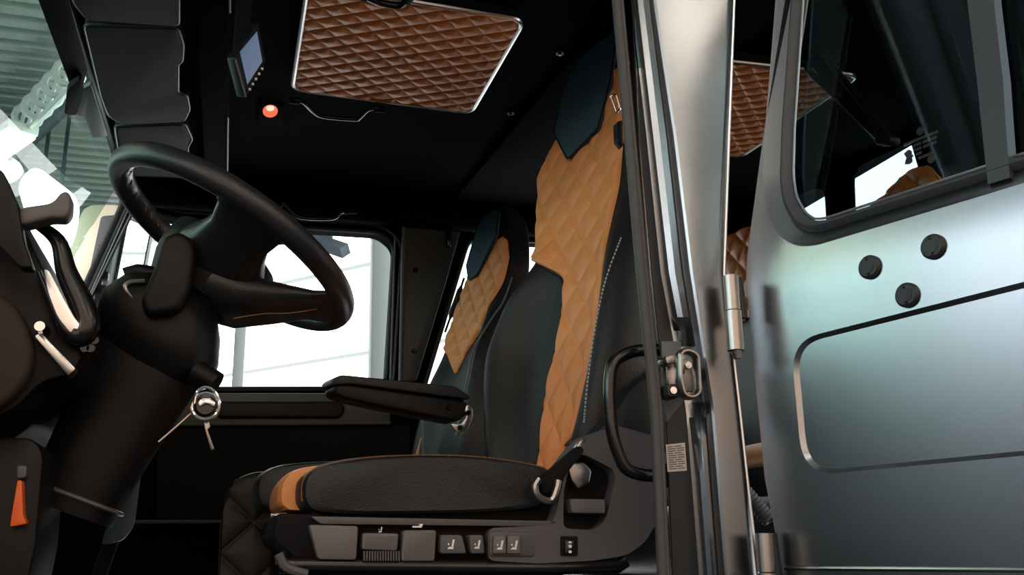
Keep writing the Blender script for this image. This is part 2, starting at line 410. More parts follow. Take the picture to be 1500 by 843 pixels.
# far side wall with window openings
FY = 3.05
wA = rnd([V((*p,)) for p in pxY([(193, 303), (262, 322), (556, 341), (578, 360), (566, 556), (556, 570), (300, 571), (100, 575), (112, 470)], FY)], [.01, .01, .03, .03, .03, .03, 0, .05, .05])
wB = rnd([V((*p,)) for p in pxY([(687, 348), (975, 366), (972, 615), (612, 598)], FY)], [.05, .05, .05, .05])
outer = pxY([(163, 232), (180, 296), (100, 470), (85, 640), (60, 960)], FY)
outer = [V((outer[0].x, HZ + .05))] + outer + [V((2.0, outer[-1].y)), V((2.0, HZ + .05))]
b = B(); slab(b, outer, [wA, wB], y2(FY), .07); obj('wall_far', b, 'header', kind='structure')
for k, hole in ((4, wA), (5, wB)):
    b = B(); slab(b, hole, [], y2(FY + .045), .004); obj('window_%d' % k, b, 'glass', kind='structure')
    b = B(); tube(b, [V((p.x, FY - .002, p.y)) for p in hole], .009, 8, True); obj('trim_%d' % (k + 1), b, 'rubber', kind='structure')
    if k == 4:
        L = [V((p.x, FY - .012, p.y)) for p in offset2(hole, -.022)]
        b = B(); tube(b, L, .0045, 6, True); obj('trim_8', b, 'seal', kind='structure')
# far B pillar lining panel
t = thing('pillar_panel', onY(600, 560, 3.0), 'dark grey far door pillar panel between the two side windows', 'panel')
pts = [onY(u, v, 3.0) for u, v in ((593, 331), (675, 338), (652, 420), (610, 558), (588, 560))]
b = B(); prism(b, rnd(pts, .01), (0, .045, 0), .006); obj('plate', b, 'pillarpanel', t)
for u, v in ((609, 395), (607, 514)):
    c = onY(u, v, 2.995); b = B(); cyl(b, c + V((0, .006, 0)), c - V((0, .006, 0)), .010, .007, 16); obj('bolt', b, 'gloss', t)
c = onY(657, 350, 2.985); b = B(); box(b, c, (.016, .03, .065), .006); obj('belt_hook', b, 'gloss', t)
# pale edge of the far door frame
b = B(); tube(b, [onY(591, 333, 2.995), onY(586, 560, 2.995)], .006, 8); tube(b, [onY(579, 345, 3.02), onY(572, 560, 3.02)], .004, 8); obj('trim_9', b, 'seal', kind='structure')
# far door lining
t = thing('door_lining', onY(440, 640, 3.0), 'far door lining with grey strip and black pad below the side window', 'door lining')
b = B(); prism(b, [onY(u, v, 3.0) for u, v in ((250, 576), (572, 576), (572, 621), (250, 621))], (0, .045, 0), .006); obj('grey_strip', b, 'greytrim', t)
b = B(); prism(b, rnd([onY(u, v, 2.985) for u, v in ((318, 588), (500, 588), (507, 600), (498, 613), (318, 613))], .015), (0, .03, 0), .008, 3); obj('arm_pad', b, 'black', t)
b = B(); tube(b, [onY(250, 622, 2.99), onY(572, 620, 2.99)], .006, 8); obj('lower_edge', b, 'greytrim', t)
b = B(); prism(b, [onY(u, v, 3.01) for u, v in ((230, 624), (600, 624), (600, 770), (230, 770))], (0, .035, 0)); obj('lower_panel', b, 'matte', t)
b = B(); tube(b, [onY(150, 766, 3.0), onY(420, 764, 3.0)], .006, 8); obj('sill_edge', b, 'greytrim', t)
# header bar over the far window
b = B(); tube(b, [V((-.35, 2.98, onY(420, 318, 2.98).z + .05)), V((1.9, 2.98, onY(420, 318, 2.98).z + .05))], .05, 16); obj('trim_10', b, 'headliner', kind='structure')
# rear wall of the cab with its window, turned to the seats
ry = math.radians(12); rn = V((-math.cos(ry), -math.sin(ry), 0)); ro = V((1.93, 2.1, 0)); rs = V((-math.sin(ry), math.cos(ry), 0))
def rw(u, v):
    q = onP(u, v, ro, rn) - ro; return V((q.dot(rs), q.z))
rmap = lambda a, bb, o: ro + rs * a + V((0, 0, bb)) - rn * o
h1 = rnd([rw(u, v) for u, v in ((1249, 247), (1334, 208), (1360, 300), (1252, 330))], [.05, .01, .03, .03])
h2 = rnd([rw(u, v) for u, v in ((1150, 292), (1207, 273), (1211, 335), (1150, 345))], [.02, .04, .02, .02])
b = B(); slab(b, [V((-.9, -.75)), V((1.2, -.75)), V((1.2, 1.2)), V((-.9, 1.2))], [h1, h2], rmap, .008); obj('wall_rear', b, 'header', kind='structure')
for k, h in ((6, h1), (7, h2)):
    b = B(); slab(b, h, [], rmap, .003, off=.004); obj('window_%d' % k, b, 'glass', kind='structure')
b = B(); c = ro - rn * .9 + V((0, 0, .9)); box(b, c, (.05, 4.5, 2.6), rot=Matrix.Rotation(ry, 3, 'Z')); obj('window_8', b, 'rearday', kind='structure')
# cab floor
b = B(); box(b, (.55, 2.12, -.62), (3.0, 1.9, .06)); obj('floor_cab', b, 'matte', kind='structure')
# windscreen and far A pillar
wb0 = wl(1.2) + V((-.30, 0, -.72)); wb1 = wl(3.0) + V((-.30, 0, -.72)); wt0, wt1 = wl(1.2), wl(3.0)
b = B(); prism(b, [wt0, wt1, wb1, wb0], (-.005, 0, -.002)); obj('window_9', b, 'wind', kind='structure')
b = B(); tube(b, [wl(1.2) + V((0, 0, .0)), wl(3.05)], .012, 8); obj('trim_11', b, 'seal', kind='structure')
b = B(); tube(b, rnd([onY(176, 268, FY - .02), onY(184, 297, FY - .02), onY(118, 442, FY - .02), onY(70, 560, FY - .02)], .05, closed=False), .016, 10); obj('trim_12', b, 'rubber', kind='structure')
b = B(); tube(b, rnd([onY(188, 300, FY - .03), onY(122, 446, FY - .03), onY(80, 560, FY - .03)], .05, closed=False), .007, 8); obj('trim_13', b, 'seal', kind='structure')
# bulkhead under the dash and near front corner of the cab (block the light from ahead)
b = B(); box(b, (-.80, 2.12, -.12), (.05, 1.84, 1.0)); obj('wall_bulkhead', b, 'matte', kind='structure')
b = B(); prism(b, [V((-.50, 1.2, -.75)), V((-.50, 1.2, .42)), V((-1.0, 1.2, .42)), V((-1.1, 1.2, -.75))], (0, .04, 0), .01); obj('wall_cab_side', b, 'bodydark', kind='structure')
b = B(); tube(b, [wl(1.22) + V((-.03, 0, .02)), wl(1.22) + V((-.31, 0, -.76))], .035, 12); obj('trim_20', b, 'bodydark', kind='structure')
# sunblind cassette along the windscreen top
t = thing('sunblind_cassette', onZ(110, 140, 1.05), 'black sunblind cassette hanging along the top of the windscreen', 'sunblind')
b = B(); prism(b, [onZ(u, v, 1.08) for u, v in ((46, -20), (92, -20), (127, 108), (118, 142), (104, 134))], (0, 0, .02), .008); obj('rail', b, 'matte', t)
b = B(); prism(b, rnd([onZ(u, v, 1.06) for u, v in ((98, 132), (118, 116), (122, 140), (112, 170), (94, 168))], .02), (0, 0, .02), .01); obj('end_cap', b, 'matte', t)
b = B(); prism(b, rnd([onZ(u, v, 1.10) for u, v in ((118, 132), (134, 124), (158, 200), (136, 202), (124, 172), (113, 170))], .01), (0, 0, .012), .003); obj('side_plate', b, 'seal', t)
# sun visors
def visor(px, z, label):
    t = thing('sun_visor', onZ(200, px[0][1], z), label, 'sun visor')
    pts = [onZ(u, v, z) for u, v in px]
    b = B(); prism(b, rnd(pts, .018, 4), (0, 0, .035), .012, 3); obj('pad', b, 'visor', t)
    b = B(); tube(b, [p + V((0, 0, .004)) for p in rnd(pts, .018, 4)], .003, 6, True); obj('piping', b, 'piping', t)
visor([(100, -45), (262, -45), (262, 40), (128, 31), (107, 6)], 1.13, 'charcoal padded sun visor at the top edge of the photo, nearest of the three')
visor([(122, 38), (261, 42), (269, 68), (267, 92), (261, 96), (261, 137), (274, 141), (278, 162), (269, 180), (178, 184), (158, 171), (148, 145)], 1.13, 'charcoal padded sun visor with a notched edge, middle of the three')
visor([(167, 186), (271, 182), (282, 206), (275, 217), (278, 262), (178, 258)], 1.13, 'charcoal padded sun visor right above the steering wheel, farthest of the three')
# overhead console behind the visors
b = B(); prism(b, [onZ(u, v, 1.12) for u, v in ((285, -40), (336, -40), (334, 265), (300, 265))], (0, 0, .06), .006); obj('trim_14', b, 'header', kind='structure')
b = B(); tube(b, [onZ(336, -40, 1.115), onZ(337, 18, 1.115)], .0025, 6); tube(b, [onZ(334, 172, 1.115), onZ(333, 262, 1.115)], .0025, 6); obj('trim_15', b, 'seal', kind='structure')

#=================================================================== ROOF FITTINGS
def roof_panel(px, z, label, name, ca, cb, da):
    P = [onZ(u, v, z) for u, v in px]; L = rnd(P, .035)
    t = thing(name, sum(P, V()) / len(P), label, 'roof panel')
    b = B(); tube(b, [p - V((0, 0, .004)) for p in L], .006, 8, True); obj('edge_trim', b, 'alu', t)
    # quilted leather: rows along X clipped to the outline
    ys = [p.y for p in L]; lo, hi = min(ys), max(ys); N = max(60, int((hi - lo) / .0022)); rows = []
    for j in range(N + 1):
        yy = lo + (hi - lo) * (j + .001) / (N + .002); xs = []
        for i in range(len(L)):
            a, c = L[i], L[(i + 1) % len(L)]
            if (a.y - yy) * (c.y - yy) <= 0 and abs(a.y - c.y) > 1e-9: xs.append(a.x + (c.x - a.x) * (yy - a.y) / (c.y - a.y))
        if len(xs) < 2: continue
        x0, x1 = min(xs), max(xs); row = []; K = 220
        for i in range(K + 1):
            x = x0 + (x1 - x0) * i / K; ed = min(1, min(x - x0, x1 - x, yy - lo, hi - yy) / .012)
            h = quilt2(x, yy, math.radians(-30), .040, math.radians(48), .044)
            row.append(V((x, yy, z - .002 - .009 * h * max(0, ed) ** .5)))
        rows.append(row)
    b = B(); grid(b, rows); obj('quilted_leather', b, 'orangedark', t, angle=180)
    b = B(); prism(b, [p + V((0, 0, .003)) for p in L], (0, 0, .02)); obj('backing', b, 'black', t)
    return t
roof_panel([(451, -26), (768, 27), (690, 163), (428, 128)], HZ - .03, 'orange quilted roof hatch panel with a thin silver edge', 'roof_hatch_panel', .068, .068, .12)
roof_panel([(1000, 80), (1258, 108), (1085, 228), (900, 190)], HZ - .03, 'orange quilted rear roof panel seen behind the open door and its glass', 'rear_roof_panel', .068, .068, .12)
def handle(path, f, r, label, mm='gloss'):
    P = [f(u, v) for u, v in path]; t = thing('roof_grab_bar', P[0], label, 'grab handle')
    b = B(); tube(b, smooth_path(P, 4), r, 10, sy=1.0); obj('bar', b, mm, t)
    for p, q in ((P[0], P[1]), (P[-1], P[-2])):
        b = B(); tube(b, [p, p + (q - p) * .8], r * 1.5, 10); obj('mount', b, 'matte', t)
hz = lambda z: (lambda u, v: onZ(u, v, z))
handle([(424, 147), (443, 149), (458, 163), (474, 171), (520, 175), (528, 172), (543, 159), (562, 161)], hz(1.13), .006, 'black roof grab handle below the quilted hatch')
handle([(398, 298), (417, 300), (432, 315), (450, 320), (488, 320), (500, 311), (522, 309)], lambda u, v: onY(u, v, 2.92), .007, 'black grab handle above the far side window')
handle([(522, -12), (540, -3), (560, 5), (583, 8), (594, 2), (604, -10)], hz(1.12), .008, 'dark handle at the top edge over the quilted hatch', 'gloss')
# hatch lamp switch
c = onZ(396, 163, HZ); t = thing('roof_lamp', c, 'small square roof switch glowing red-orange beside the monitor', 'lamp')
b = B(); prism(b, [onZ(u, v, HZ - .001) for u, v in ((379, 149), (416, 151), (413, 180), (378, 178))], (0, 0, -.010), .003); obj('base', b, 'header', t)
b = B(); L = [onZ(396 + 11 * math.cos(a), 161 + 8 * math.sin(a), HZ - .012) for a in [i * math.pi / 10 for i in range(20)]]; prism(b, L, (0, 0, -.008), .003); obj('glowing_lens', b, 'redlamp', t)
b = B(); L = [onZ(396 + 6 * math.cos(a), 158 + 3.5 * math.sin(a), HZ - .021) for a in [i * math.pi / 6 for i in range(12)]]; prism(b, L, (0, 0, -.003)); obj('bulb', b, 'lampcore', t)
# monitor
mo = onY(366, 90, 1.72); mn = V((.55, -.75, -.32)).normalized()
mq = lambda u, v, d=0: onP(u, v, mo + mn * d, mn)
t = thing('monitor', mq(366, 40), 'small black camera monitor with a blue screen hanging from the roof', 'monitor')
b = B(); prism(b, rnd([mq(345, 85), mq(378, 33), mq(389, 90), mq(360, 143)], .003), mn * -.03, .002); obj('housing', b, 'black', t)
b = B(); prism(b, [mq(351, 76, .001), mq(376, 46, .001), mq(384, 90, .001), mq(362, 124, .001)], mn * .001); obj('screen', b, 'screen', t)
b = B()
for k in range(5):
    u, v = 366 + 18 * k / 4, 131 - 30 * k / 4; q = mq(u, v, .001); box(b, q, (.005, .004, .005), .001)
obj('button', b, 'white', t)
b = B(); tube(b, [mq(345, 87, .002), mq(360, 142, .002)], .002, 6); obj('edge_strip', b, 'steel', t)
b = B(); q = mq(352, 90, -.03); box(b, V((q.x, q.y, (q.z + HZ) / 2)), (.03, .03, HZ - q.z), .004); obj('bracket', b, 'matte', t)

#=================================================================== DASH, COLUMN, WHEEL
t = thing('dashboard', onY(30, 640, 1.6), 'dark dashboard at the left with a dark hoop and a plate shaped as its highlight on top', 'dashboard')
prof = [(-90, 235), (5, 268), (28, 318), (52, 372), (80, 430), (112, 492), (122, 520), (104, 548), (60, 560), (20, 600), (-90, 640)]
P = [onY(u, v, 1.42) for u, v in prof]
b = B(); prism(b, rnd(P, .012), (0, 1.5, 0), .004); obj('body', b, 'black', t)
hoop = smooth_path([onY(u, v, 1.40) for u, v in ((44, 322), (84, 352), (98, 400), (120, 446), (128, 476), (118, 492), (98, 480), (78, 440), (60, 398))], 6)
b = B(); tube(b, hoop, [.006 + .012 * math.sin(math.pi * min(1, i / (len(hoop) - 1))) for i in range(len(hoop))], 10); obj('hoop', b, 'gloss', t)
b = B(); prism(b, rnd([onY(u, v, 1.385) for u, v in ((64, 394), (72, 396), (92, 434), (112, 470), (126, 482), (122, 494), (104, 490), (84, 466), (70, 430))], .01), (0, .012, 0), .005, 3); obj('hoop_highlight', b, 'alu', t)  # pale metal plate stands for the bright reflection inside the hoop
b = B(); prism(b, rnd([onY(u, v, 1.39) for u, v in ((-60, 425), (8, 430), (36, 468), (50, 512), (42, 556), (4, 596), (-60, 620))], .02), (0, .1, 0), .015, 3); obj('knee_pad', b, 'brown', t)
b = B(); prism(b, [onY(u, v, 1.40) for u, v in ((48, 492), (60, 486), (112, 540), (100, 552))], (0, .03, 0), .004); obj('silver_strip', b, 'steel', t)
b = B(); q = onY(58, 478, 1.385); cyl(b, q, q + V((0, .03, 0)), .007, .009, 16); obj('knob', b, 'chrome', t)
b = B(); q = onY(125, 500, 1.4)
for k in range(4): cyl(b, q + V((.004 * k, 0, .012 * (k % 2) - .01)), q + V((.004 * k, .03, .012 * (k % 2) - .01)), .006, .006, 10)
obj('fitting', b, 'gloss', t)
t = thing('control_lever', onY(30, 330, 1.36), 'grey-brown lever handle sticking out over the dashboard', 'lever')
b = B(); prism(b, rnd([onY(u, v, 1.35) for u, v in ((26, 304), (76, 297), (88, 282), (97, 279), (104, 286), (103, 310), (94, 320), (76, 318), (26, 331))], .012), (0, .035, 0), .007, 3); obj('grip', b, 'shell2', t)
b = B(); prism(b, rnd([onY(u, v, 1.34) for u, v in ((-30, 236), (4, 250), (26, 300), (34, 352), (48, 392), (30, 392), (-30, 330))], .006), (0, .03, 0), .006); obj('base', b, 'black', t)
# lower left panel with the orange lever
t = thing('switch_console', onY(30, 840, 1.5), 'dark console at the lower left holding a bright orange lever', 'console')
b = B(); prism(b, rnd([onY(u, v, 1.48) for u, v in ((-40, 640), (48, 642), (64, 664), (52, 800), (30, 900), (-40, 900))], .015), (0, .2, 0), .006); obj('panel', b, 'black', t)
b = B(); prism(b, rnd([onY(u, v, 1.465) for u, v in ((24, 682), (40, 682), (38, 700), (24, 702))], .004), (0, .03, 0), .004); obj('guard', b, 'shell', t)
b = B(); prism(b, rnd([onY(u, v, 1.46) for u, v in ((25, 704), (32, 704), (34, 755), (39, 768), (14, 773), (16, 757))], .004), (0, .03, 0), .003); obj('orange_lever', b, 'orangeplastic', t)
# steering column
t = thing('steering_column', onY(110, 760, 1.66), 'thick black steering column sloping down from the wheel to the floor', 'steering column')
def ell(c, ax, ra, rb, n=28, p=2.6):
    ax = V(ax).normalized(); yv = V((0, 1, 0)); yv = (yv - ax * yv.dot(ax)).normalized(); x = yv.cross(ax); out = []
    for i in range(n):
        a = 2 * math.pi * i / n; ca, sa = math.cos(a), math.sin(a)
        out.append(c + x * ra * math.copysign(abs(ca) ** (2 / p), ca) + yv * rb * math.copysign(abs(sa) ** (2 / p), sa))
    return out
ax = onY(240, 480, 1.66) - onY(105, 742, 1.66)
secs = [(100, 752, .070, .06), (113, 727, .072, .062), (150, 655, .078, .065), (190, 580, .088, .07), (215, 530, .097, .075), (228, 500, .098, .075)]
b = B(); loft(b, [ell(onY(u, v, 1.66), ax, ra, rb) for u, v, ra, rb in secs]); obj('lower_shroud', b, 'black', t)
b = B(); tube(b, [p for p in ell(onY(113, 730, 1.66), ax, .074, .064)], .004, 6, True); obj('ring_seam', b, 'shell', t)
secs = [(222, 560, .055, .05), (228, 530, .10, .082), (232, 500, .108, .088), (238, 465, .105, .088), (250, 438, .085, .075), (262, 420, .05, .05)]
b = B(); loft(b, [ell(onY(u, v, 1.65), ax, ra, rb) for u, v, ra, rb in secs]); obj('upper_shroud', b, 'black', t)
b = B(); tube(b, smooth_path([onY(u, v, 1.57) for u, v in ((212, 412), (190, 414), (183, 424), (200, 442), (232, 462))], 6), .004, 8); obj('bezel', b, 'steelw', t)
b = B(); prism(b, rnd([onY(u, v, 1.53) for u, v in ((238, 346), (262, 337), (284, 350), (288, 374), (278, 425), (262, 455), (214, 462), (205, 440), (226, 390))], .012), (0, .08, 0), .01, 3); obj('stalk_block', b, 'black', t)
b = B(); tube(b, smooth_path([onY(u, v, 1.62) for u, v in ((250, 420), (226, 405), (200, 400), (183, 404))], 4), [.016] * 9 + [.014] * 4, 10); obj('stalk', b, 'black', t)
b = B(); q = onY(287, 545, 1.60); cyl(b, q, q + V((.035, -.01, -.02)), .022, .018, 20); obj('ignition_barrel', b, 'black', t)
# steering wheel
wc = V((-.008, 1.659, .540)); wn = V((math.sin(.541) * math.cos(.09), math.sin(.541) * math.sin(.09), math.cos(.541)))
we = wn.cross(V((0, 1, 0))).normalized(); wg = wn.cross(we)
wp = lambda r, a, h=0: wc + we * r * math.cos(a) + wg * r * math.sin(a) + wn * h
t = thing('steering_wheel', wc - wn * .1, 'large black leather steering wheel with three wide spokes in front of the driver seat', 'steering wheel')
b = B(); n = 128; ring = []
rings = []
for i in range(n):
    a = 2 * math.pi * i / n; r0 = .0205; rr = []
    for k in range(20):
        th = 2 * math.pi * k / 20
        bump = 1 + .06 * max(0, -math.cos(th)) * math.sin(i * 2 * math.pi * 26 / n) 
        rr.append(wp(.2305 + r0 * bump * math.cos(th), a, r0 * 1.05 * math.sin(th)))
    rings.append(rr)
rings.append(rings[0]); loft(b, rings, cap=False); obj('rim', b, 'wheel', t)
def wang(u, v, hh=0):
    q = onP(u, v, wc + wn * hh, wn) - wc; return math.atan2(q.dot(wg), q.dot(we)), q.length
hub = [wp(r, 2 * math.pi * i / 40, 0) for i in range(40) for r in (.09,)]
b = B(); rings = []
for r, h in ((.05, -.135), (.075, -.125), (.09, -.085), (.095, -.05), (.09, -.02), (.07, -.008), (.03, -.004)):
    rings.append([wp(r * (1 + .10 * abs(math.cos(2 * math.pi * i / 40))), 2 * math.pi * i / 40, h) for i in range(40)])
loft(b, rings); obj('hub', b, 'black', t)
def spoke(adeg, prof, name='spoke', m='wheel'):
    a = math.radians(adeg); b = B(); secs = []
    d = (wp(1, a + math.pi / 2) - wc).normalized()
    for r, wd2, hh, th in prof:
        c = wp(r, a, hh)
        secs.append([c + d * wd2 * math.copysign(abs(math.cos(q)) ** .7, math.cos(q)) + wn * th * math.sin(q) for q in [2 * math.pi * i / 24 for i in range(24)]])
    loft(b, secs); return obj(name, b, m, t)
spoke(100, ((.07, .08, -.055, .05), (.11, .064, -.042, .036), (.15, .054, -.028, .022), (.19, .06, -.014, .014), (.228, .088, -.004, .011)))
spoke(172, ((.03, .085, -.095, .045), (.08, .08, -.085, .042), (.13, .066, -.058, .032), (.18, .058, -.028, .018), (.228, .08, -.004, .010)))
spoke(268, ((.07, .055, -.06, .035), (.13, .035, -.04, .02), (.19, .035, -.016, .012), (.228, .055, -.004, .011)))
sp_ = B(); tube(sp_, smooth_path([wp(.10, math.radians(150), -.128), wp(.13, math.radians(160), -.092), wp(.165, math.radians(164), -.066), wp(.20, math.radians(166), -.034)], 6), .0011, 6); obj('spoke_stitching', sp_, 'thread', t)
b = B(); loft(b, [[wp(r, i * math.pi / 16, h) for i in range(32)] for r, h in ((.045, -.17), (.06, -.15), (.065, -.12))]); obj('boss', b, 'matte', t)
b = B()
for i in range(60):
    a = 2 * math.pi * i / 60
    tube(b, [wp(.2105, a, -.004), wp(.2105, a + .045, .004)], .0011, 5)
obj('stitching', b, 'thread', t)
# keys
q = onY(301, 596, 1.58); t = thing('key_ring', q, 'car key with round chrome-topped fob hanging from the ignition', 'keys')
b = B(); cyl(b, q + V((0, .006, 0)), q - V((0, .006, 0)), .021, .021, 28); cyl(b, q - V((0, .006, 0)), q - V((0, .010, 0)), .018, .014, 28); obj('fob', b, 'gloss', t)
b = B(); L = [q + V((math.cos(a) * .0215, -.004, math.sin(a) * .0215)) for a in [i * 2 * math.pi / 28 for i in range(28)]]; tube(b, L, .0028, 8, True); obj('chrome_rim', b, 'chrome', t)
b = B(); prism(b, rnd([onY(u, v, 1.565) for u, v in ((290, 590), (296, 584), (308, 584), (316, 590), (313, 597), (306, 592), (299, 592), (293, 597))], .003), (0, .004, 0), .001); obj('emblem', b, 'chrome', t)
b = B(); L = smooth_path([onY(u, v, 1.575) for u, v in ((284, 592), (288, 576), (300, 568), (314, 574), (321, 590), (318, 604))], 5); tube(b, L, .003, 8); obj('split_ring', b, 'chrome', t)
b = B(); prism(b, [onY(u, v, 1.585) for u, v in ((298, 616), (305, 612), (308, 626), (304, 630), (314, 658), (309, 660), (301, 632))], (0, .004, 0), .001); obj('key_blade', b, 'steelw', t)
b = B(); tube(b, smooth_path([onY(u, v, 1.6) for u, v in ((286, 600), (262, 622), (232, 648))], 5), .0022, 6); obj('cord', b, 'steelw', t)
# pedal
t = thing('pedal', onY(175, 790, 1.95), 'blue-grey pedal plate standing beside the foot of the steering column', 'pedal')
b = B(); prism(b, rnd([onY(u, v, 1.95) for u, v in ((202, 672), (206, 690), (196, 770), (180, 792), (148, 800), (156, 772), (184, 715))], .01), (0, .02, 0), .005); obj('plate', b, 'bluepanel', t)
b = B(); tube(b, [onY(190, 720, 1.98), onY(150, 830, 2.0), onY(130, 900, 2.02)], .014, 10); obj('arm', b, 'matte', t)
# engine tunnel in quilted black leather
t = thing('engine_cover', V((.0, 2.15, -.5)), 'black quilted leather engine cover in front of the driver seat cushion', 'engine cover')
top = [(334, 715), (352, 700), (372, 690), (440, 688)]
CVY = 1.99
o = [onY(u, v, CVY) for u, v in ((318, 900), (322, 770), (330, 725), (348, 700), (372, 691), (402, 690), (404, 900))]
b = B(); prism(b, rnd(o, .03, 5), (0, .34, 0), .02, 3); obj('body', b, 'quiltblack', t)
b = B()
x0, x1 = onY(327, 760, CVY).x, onY(398, 760, CVY).x; z0, z1 = onY(400, 880, CVY).z, onY(400, 702, CVY).z
rows = []
for j in range(81):
    z = z0 + (z1 - z0) * j / 80
    rows.append([V((x, CVY - .001 - .010 * quilt(x, z, .13, .12, .35), z)) for x in [x0 + .018 * max(0, j - 60) / 20 + (x1 - x0) * i / 40 for i in range(41)]])
grid(b, rows); obj('quilted_side', b, 'quiltblack', t, angle=180)

#=================================================================== SEATS
YAW = math.radians(15)
def seat_frame(O, rec):
    N0 = V((-math.cos(YAW), -math.sin(YAW), 0)); S = V((-math.sin(YAW), math.cos(YAW), 0))
    U = V((0, 0, 1)) * math.cos(rec) - N0 * math.sin(rec); N = N0 * math.cos(rec) + V((0, 0, 1)) * math.sin(rec)
    return N0, S, U, N
def backrest(t, O, sL, sR, hF, hN, top, iL, iR, i0, i1, patch, ca, cb, th=.115):
    N0, S, U, N = seat_frame(O, math.radians(14))
    P = lambda s, tt, d: O + S * s + U * tt + N * d
    W = .055
    def front(s, tt):
        l, r = sint(sL, tt), sint(sR, tt)
        d = sint(hF, tt) * math.exp(-((s - (l - W * .6)) / W) ** 2) + sint(hN, tt) * math.exp(-((s - (r + W * .6)) / W) ** 2)
        return d
    rows = []; K = 36; NT = 70
    for j in range(NT + 1):
        tt = top * j / NT; l, r = sint(sL, tt), sint(sR, tt); ring = []
        fade = min(1, (top - tt) / .05); fade = math.sqrt(max(0, 1 - (1 - fade) ** 2)); q = th * (.35 + .65 * fade)
        for i in range(K + 1):
            x = -1 + 2 * i / K; s = (l + r) / 2 + (l - r) / 2 * x
            e = 1 - abs(x) ** 10
            ring.append(P(s, tt, (front(s, tt) + .02) * (e ** .5) - .02))
        for i in range(1, 14):
            a = math.pi * i / 14; s = (l + r) / 2 + (l - r) / 2 * math.cos(a)
            ring.append(P(s, tt, -.02 - q * math.sin(a) ** .45))
        rows.append(ring)
    b = B(); loft(b, rows); body = obj('backrest', b, 'leather', t, angle=60)
    # quilted insert
    R = []; NJ = 190
    for j in range(NJ + 1):
        tt = i0 + (i1 - i0) * j / NJ; l, r = interp(iL, tt), interp(iR, tt)
        row = []
        for i in range(91):
            s = r + (l - r) * i / 90; ed = max(0, min(1, min(s - r, l - s, tt - i0 + .001, i1 - tt + .001) / .012))
            row.append(P(s, tt, front(s, tt) * .98 + .001 + .005 * ed ** .5 + .008 * quilt(s, tt, ca, cb, .6) * ed ** .5))
        R.append(row)
    b = B(); grid(b, R); obj('quilted_insert', b, 'orange', t, angle=180)
    # headrest patch
    pc = [V((s, tt)) for s, tt in patch]; pl = rnd([V((p.x, p.y)) for p in pc], .008, 3)
    b = B(); slab(b, pl, [], lambda a, bb, o: P(a, bb, front(a, bb) + .010 + o), .010)
    obj('headrest_patch', b, 'teal', t)
    b = B(); tube(b, [P(p.x, p.y, front(p.x, p.y) + .019) for p in pl], .0025, 6, True); obj('patch_piping', b, 'black', t)
    return P, front, sint
def stitches(t, pts, mm, r=.0013, gap=.011, name='stitching'):
    b = B(); L = smooth_path(pts, 12); acc = 0
    for a, c in zip(L, L[1:]):
        d = (c - a).length; n = max(1, round(d / gap))
        for k in range(n):
            p = a + (c - a) * (k / n); q = a + (c - a) * ((k + .6) / n); tube(b, [p, q], r, 5)
    obj(name, b, mm, t)

# ---- driver seat
O = V((.57, 1.72, .08))
ds = thing('vehicle_seat', (.45, 1.75, -.55), 'driver seat in black leather with a tall orange quilted backrest, behind the steering wheel', 'seat', 'front seats')
sL = [(0, .10), (.07, .14), (.12, .155), (.24, .195), (.33, .212), (.44, .18), (.51, .15), (.56, .15), (.62, .165), (.8, .222), (.85, .21), (.91, .165), (1.02, .158), (1.06, .14), (1.14, .09)]
sR = [(0, -.16), (.1, -.215), (.24, -.235), (.33, -.235), (.43, -.225), (.55, -.2), (.65, -.175), (.8, -.15), (.9, -.11), (1.02, -.09), (1.14, -.06)]
hF = [(0, .03), (.1, .07), (.3, .085), (.45, .07), (.54, .03), (.6, .008), (1.2, .0)]
hN = [(0, .03), (.1, .05), (.3, .055), (.45, .045), (.55, .02), (.65, .0), (1.2, 0)]
iL = [(.03, -.02), (.07, .0), (.22, .02), (.367, .008), (.479, .025), (.49, .035), (.562, .154), (.6, .165), (.796, .219), (.849, .207), (.91, .158), (1.0, .02), (1.01, -.01)]
iR = [(.03, -.04), (.065, -.06), (.12, -.12), (.2, -.14), (.31, -.145), (.43, -.145), (.55, -.135), (.70, -.120), (.955, -.09), (1.01, -.085)]
patch = [(.078, .799), (.158, .905), (.158, 1.02), (.138, 1.06), (.09, 1.12), (-.04, 1.12), (-.046, .955), (-.028, .835)]
SL1 = sL; P, front, _ = backrest(ds, O, sL, sR, hF, hN, 1.14, iL, iR, .035, 1.0, patch, .08, .10)
# far bolster seam, near bolster stitching
stitches(ds, [P(-.20, tt, front(-.20, tt) + .003) for tt in (.12, .2, .3, .4, .5)], 'threadw', .0016, .012, 'near_stitching')
b = B(); tube(b, smooth_path([P(interp(iL, tt), tt, front(interp(iL, tt), tt) + .003) for tt in (.06, .15, .25, .36, .47, .52, .56)], 5), .0025, 6); obj('piping', b, 'black', ds)
# belt guide with buckle at the shoulder
q = onY(899, 150, 1.50); b = B()
L = rnd([onY(u, v, 1.50) for u, v in ((894, 140), (902, 138), (909, 160), (903, 166))], .004); tube(b, L, .0022, 8, True); obj('belt_loop', b, 'chrome', ds)
b = B(); prism(b, rnd([onY(u, v, 1.52) for u, v in ((904, 178), (912, 176), (913, 215), (905, 205))], .004), (0, .02, 0), .003); obj('belt_guide', b, 'black', ds)
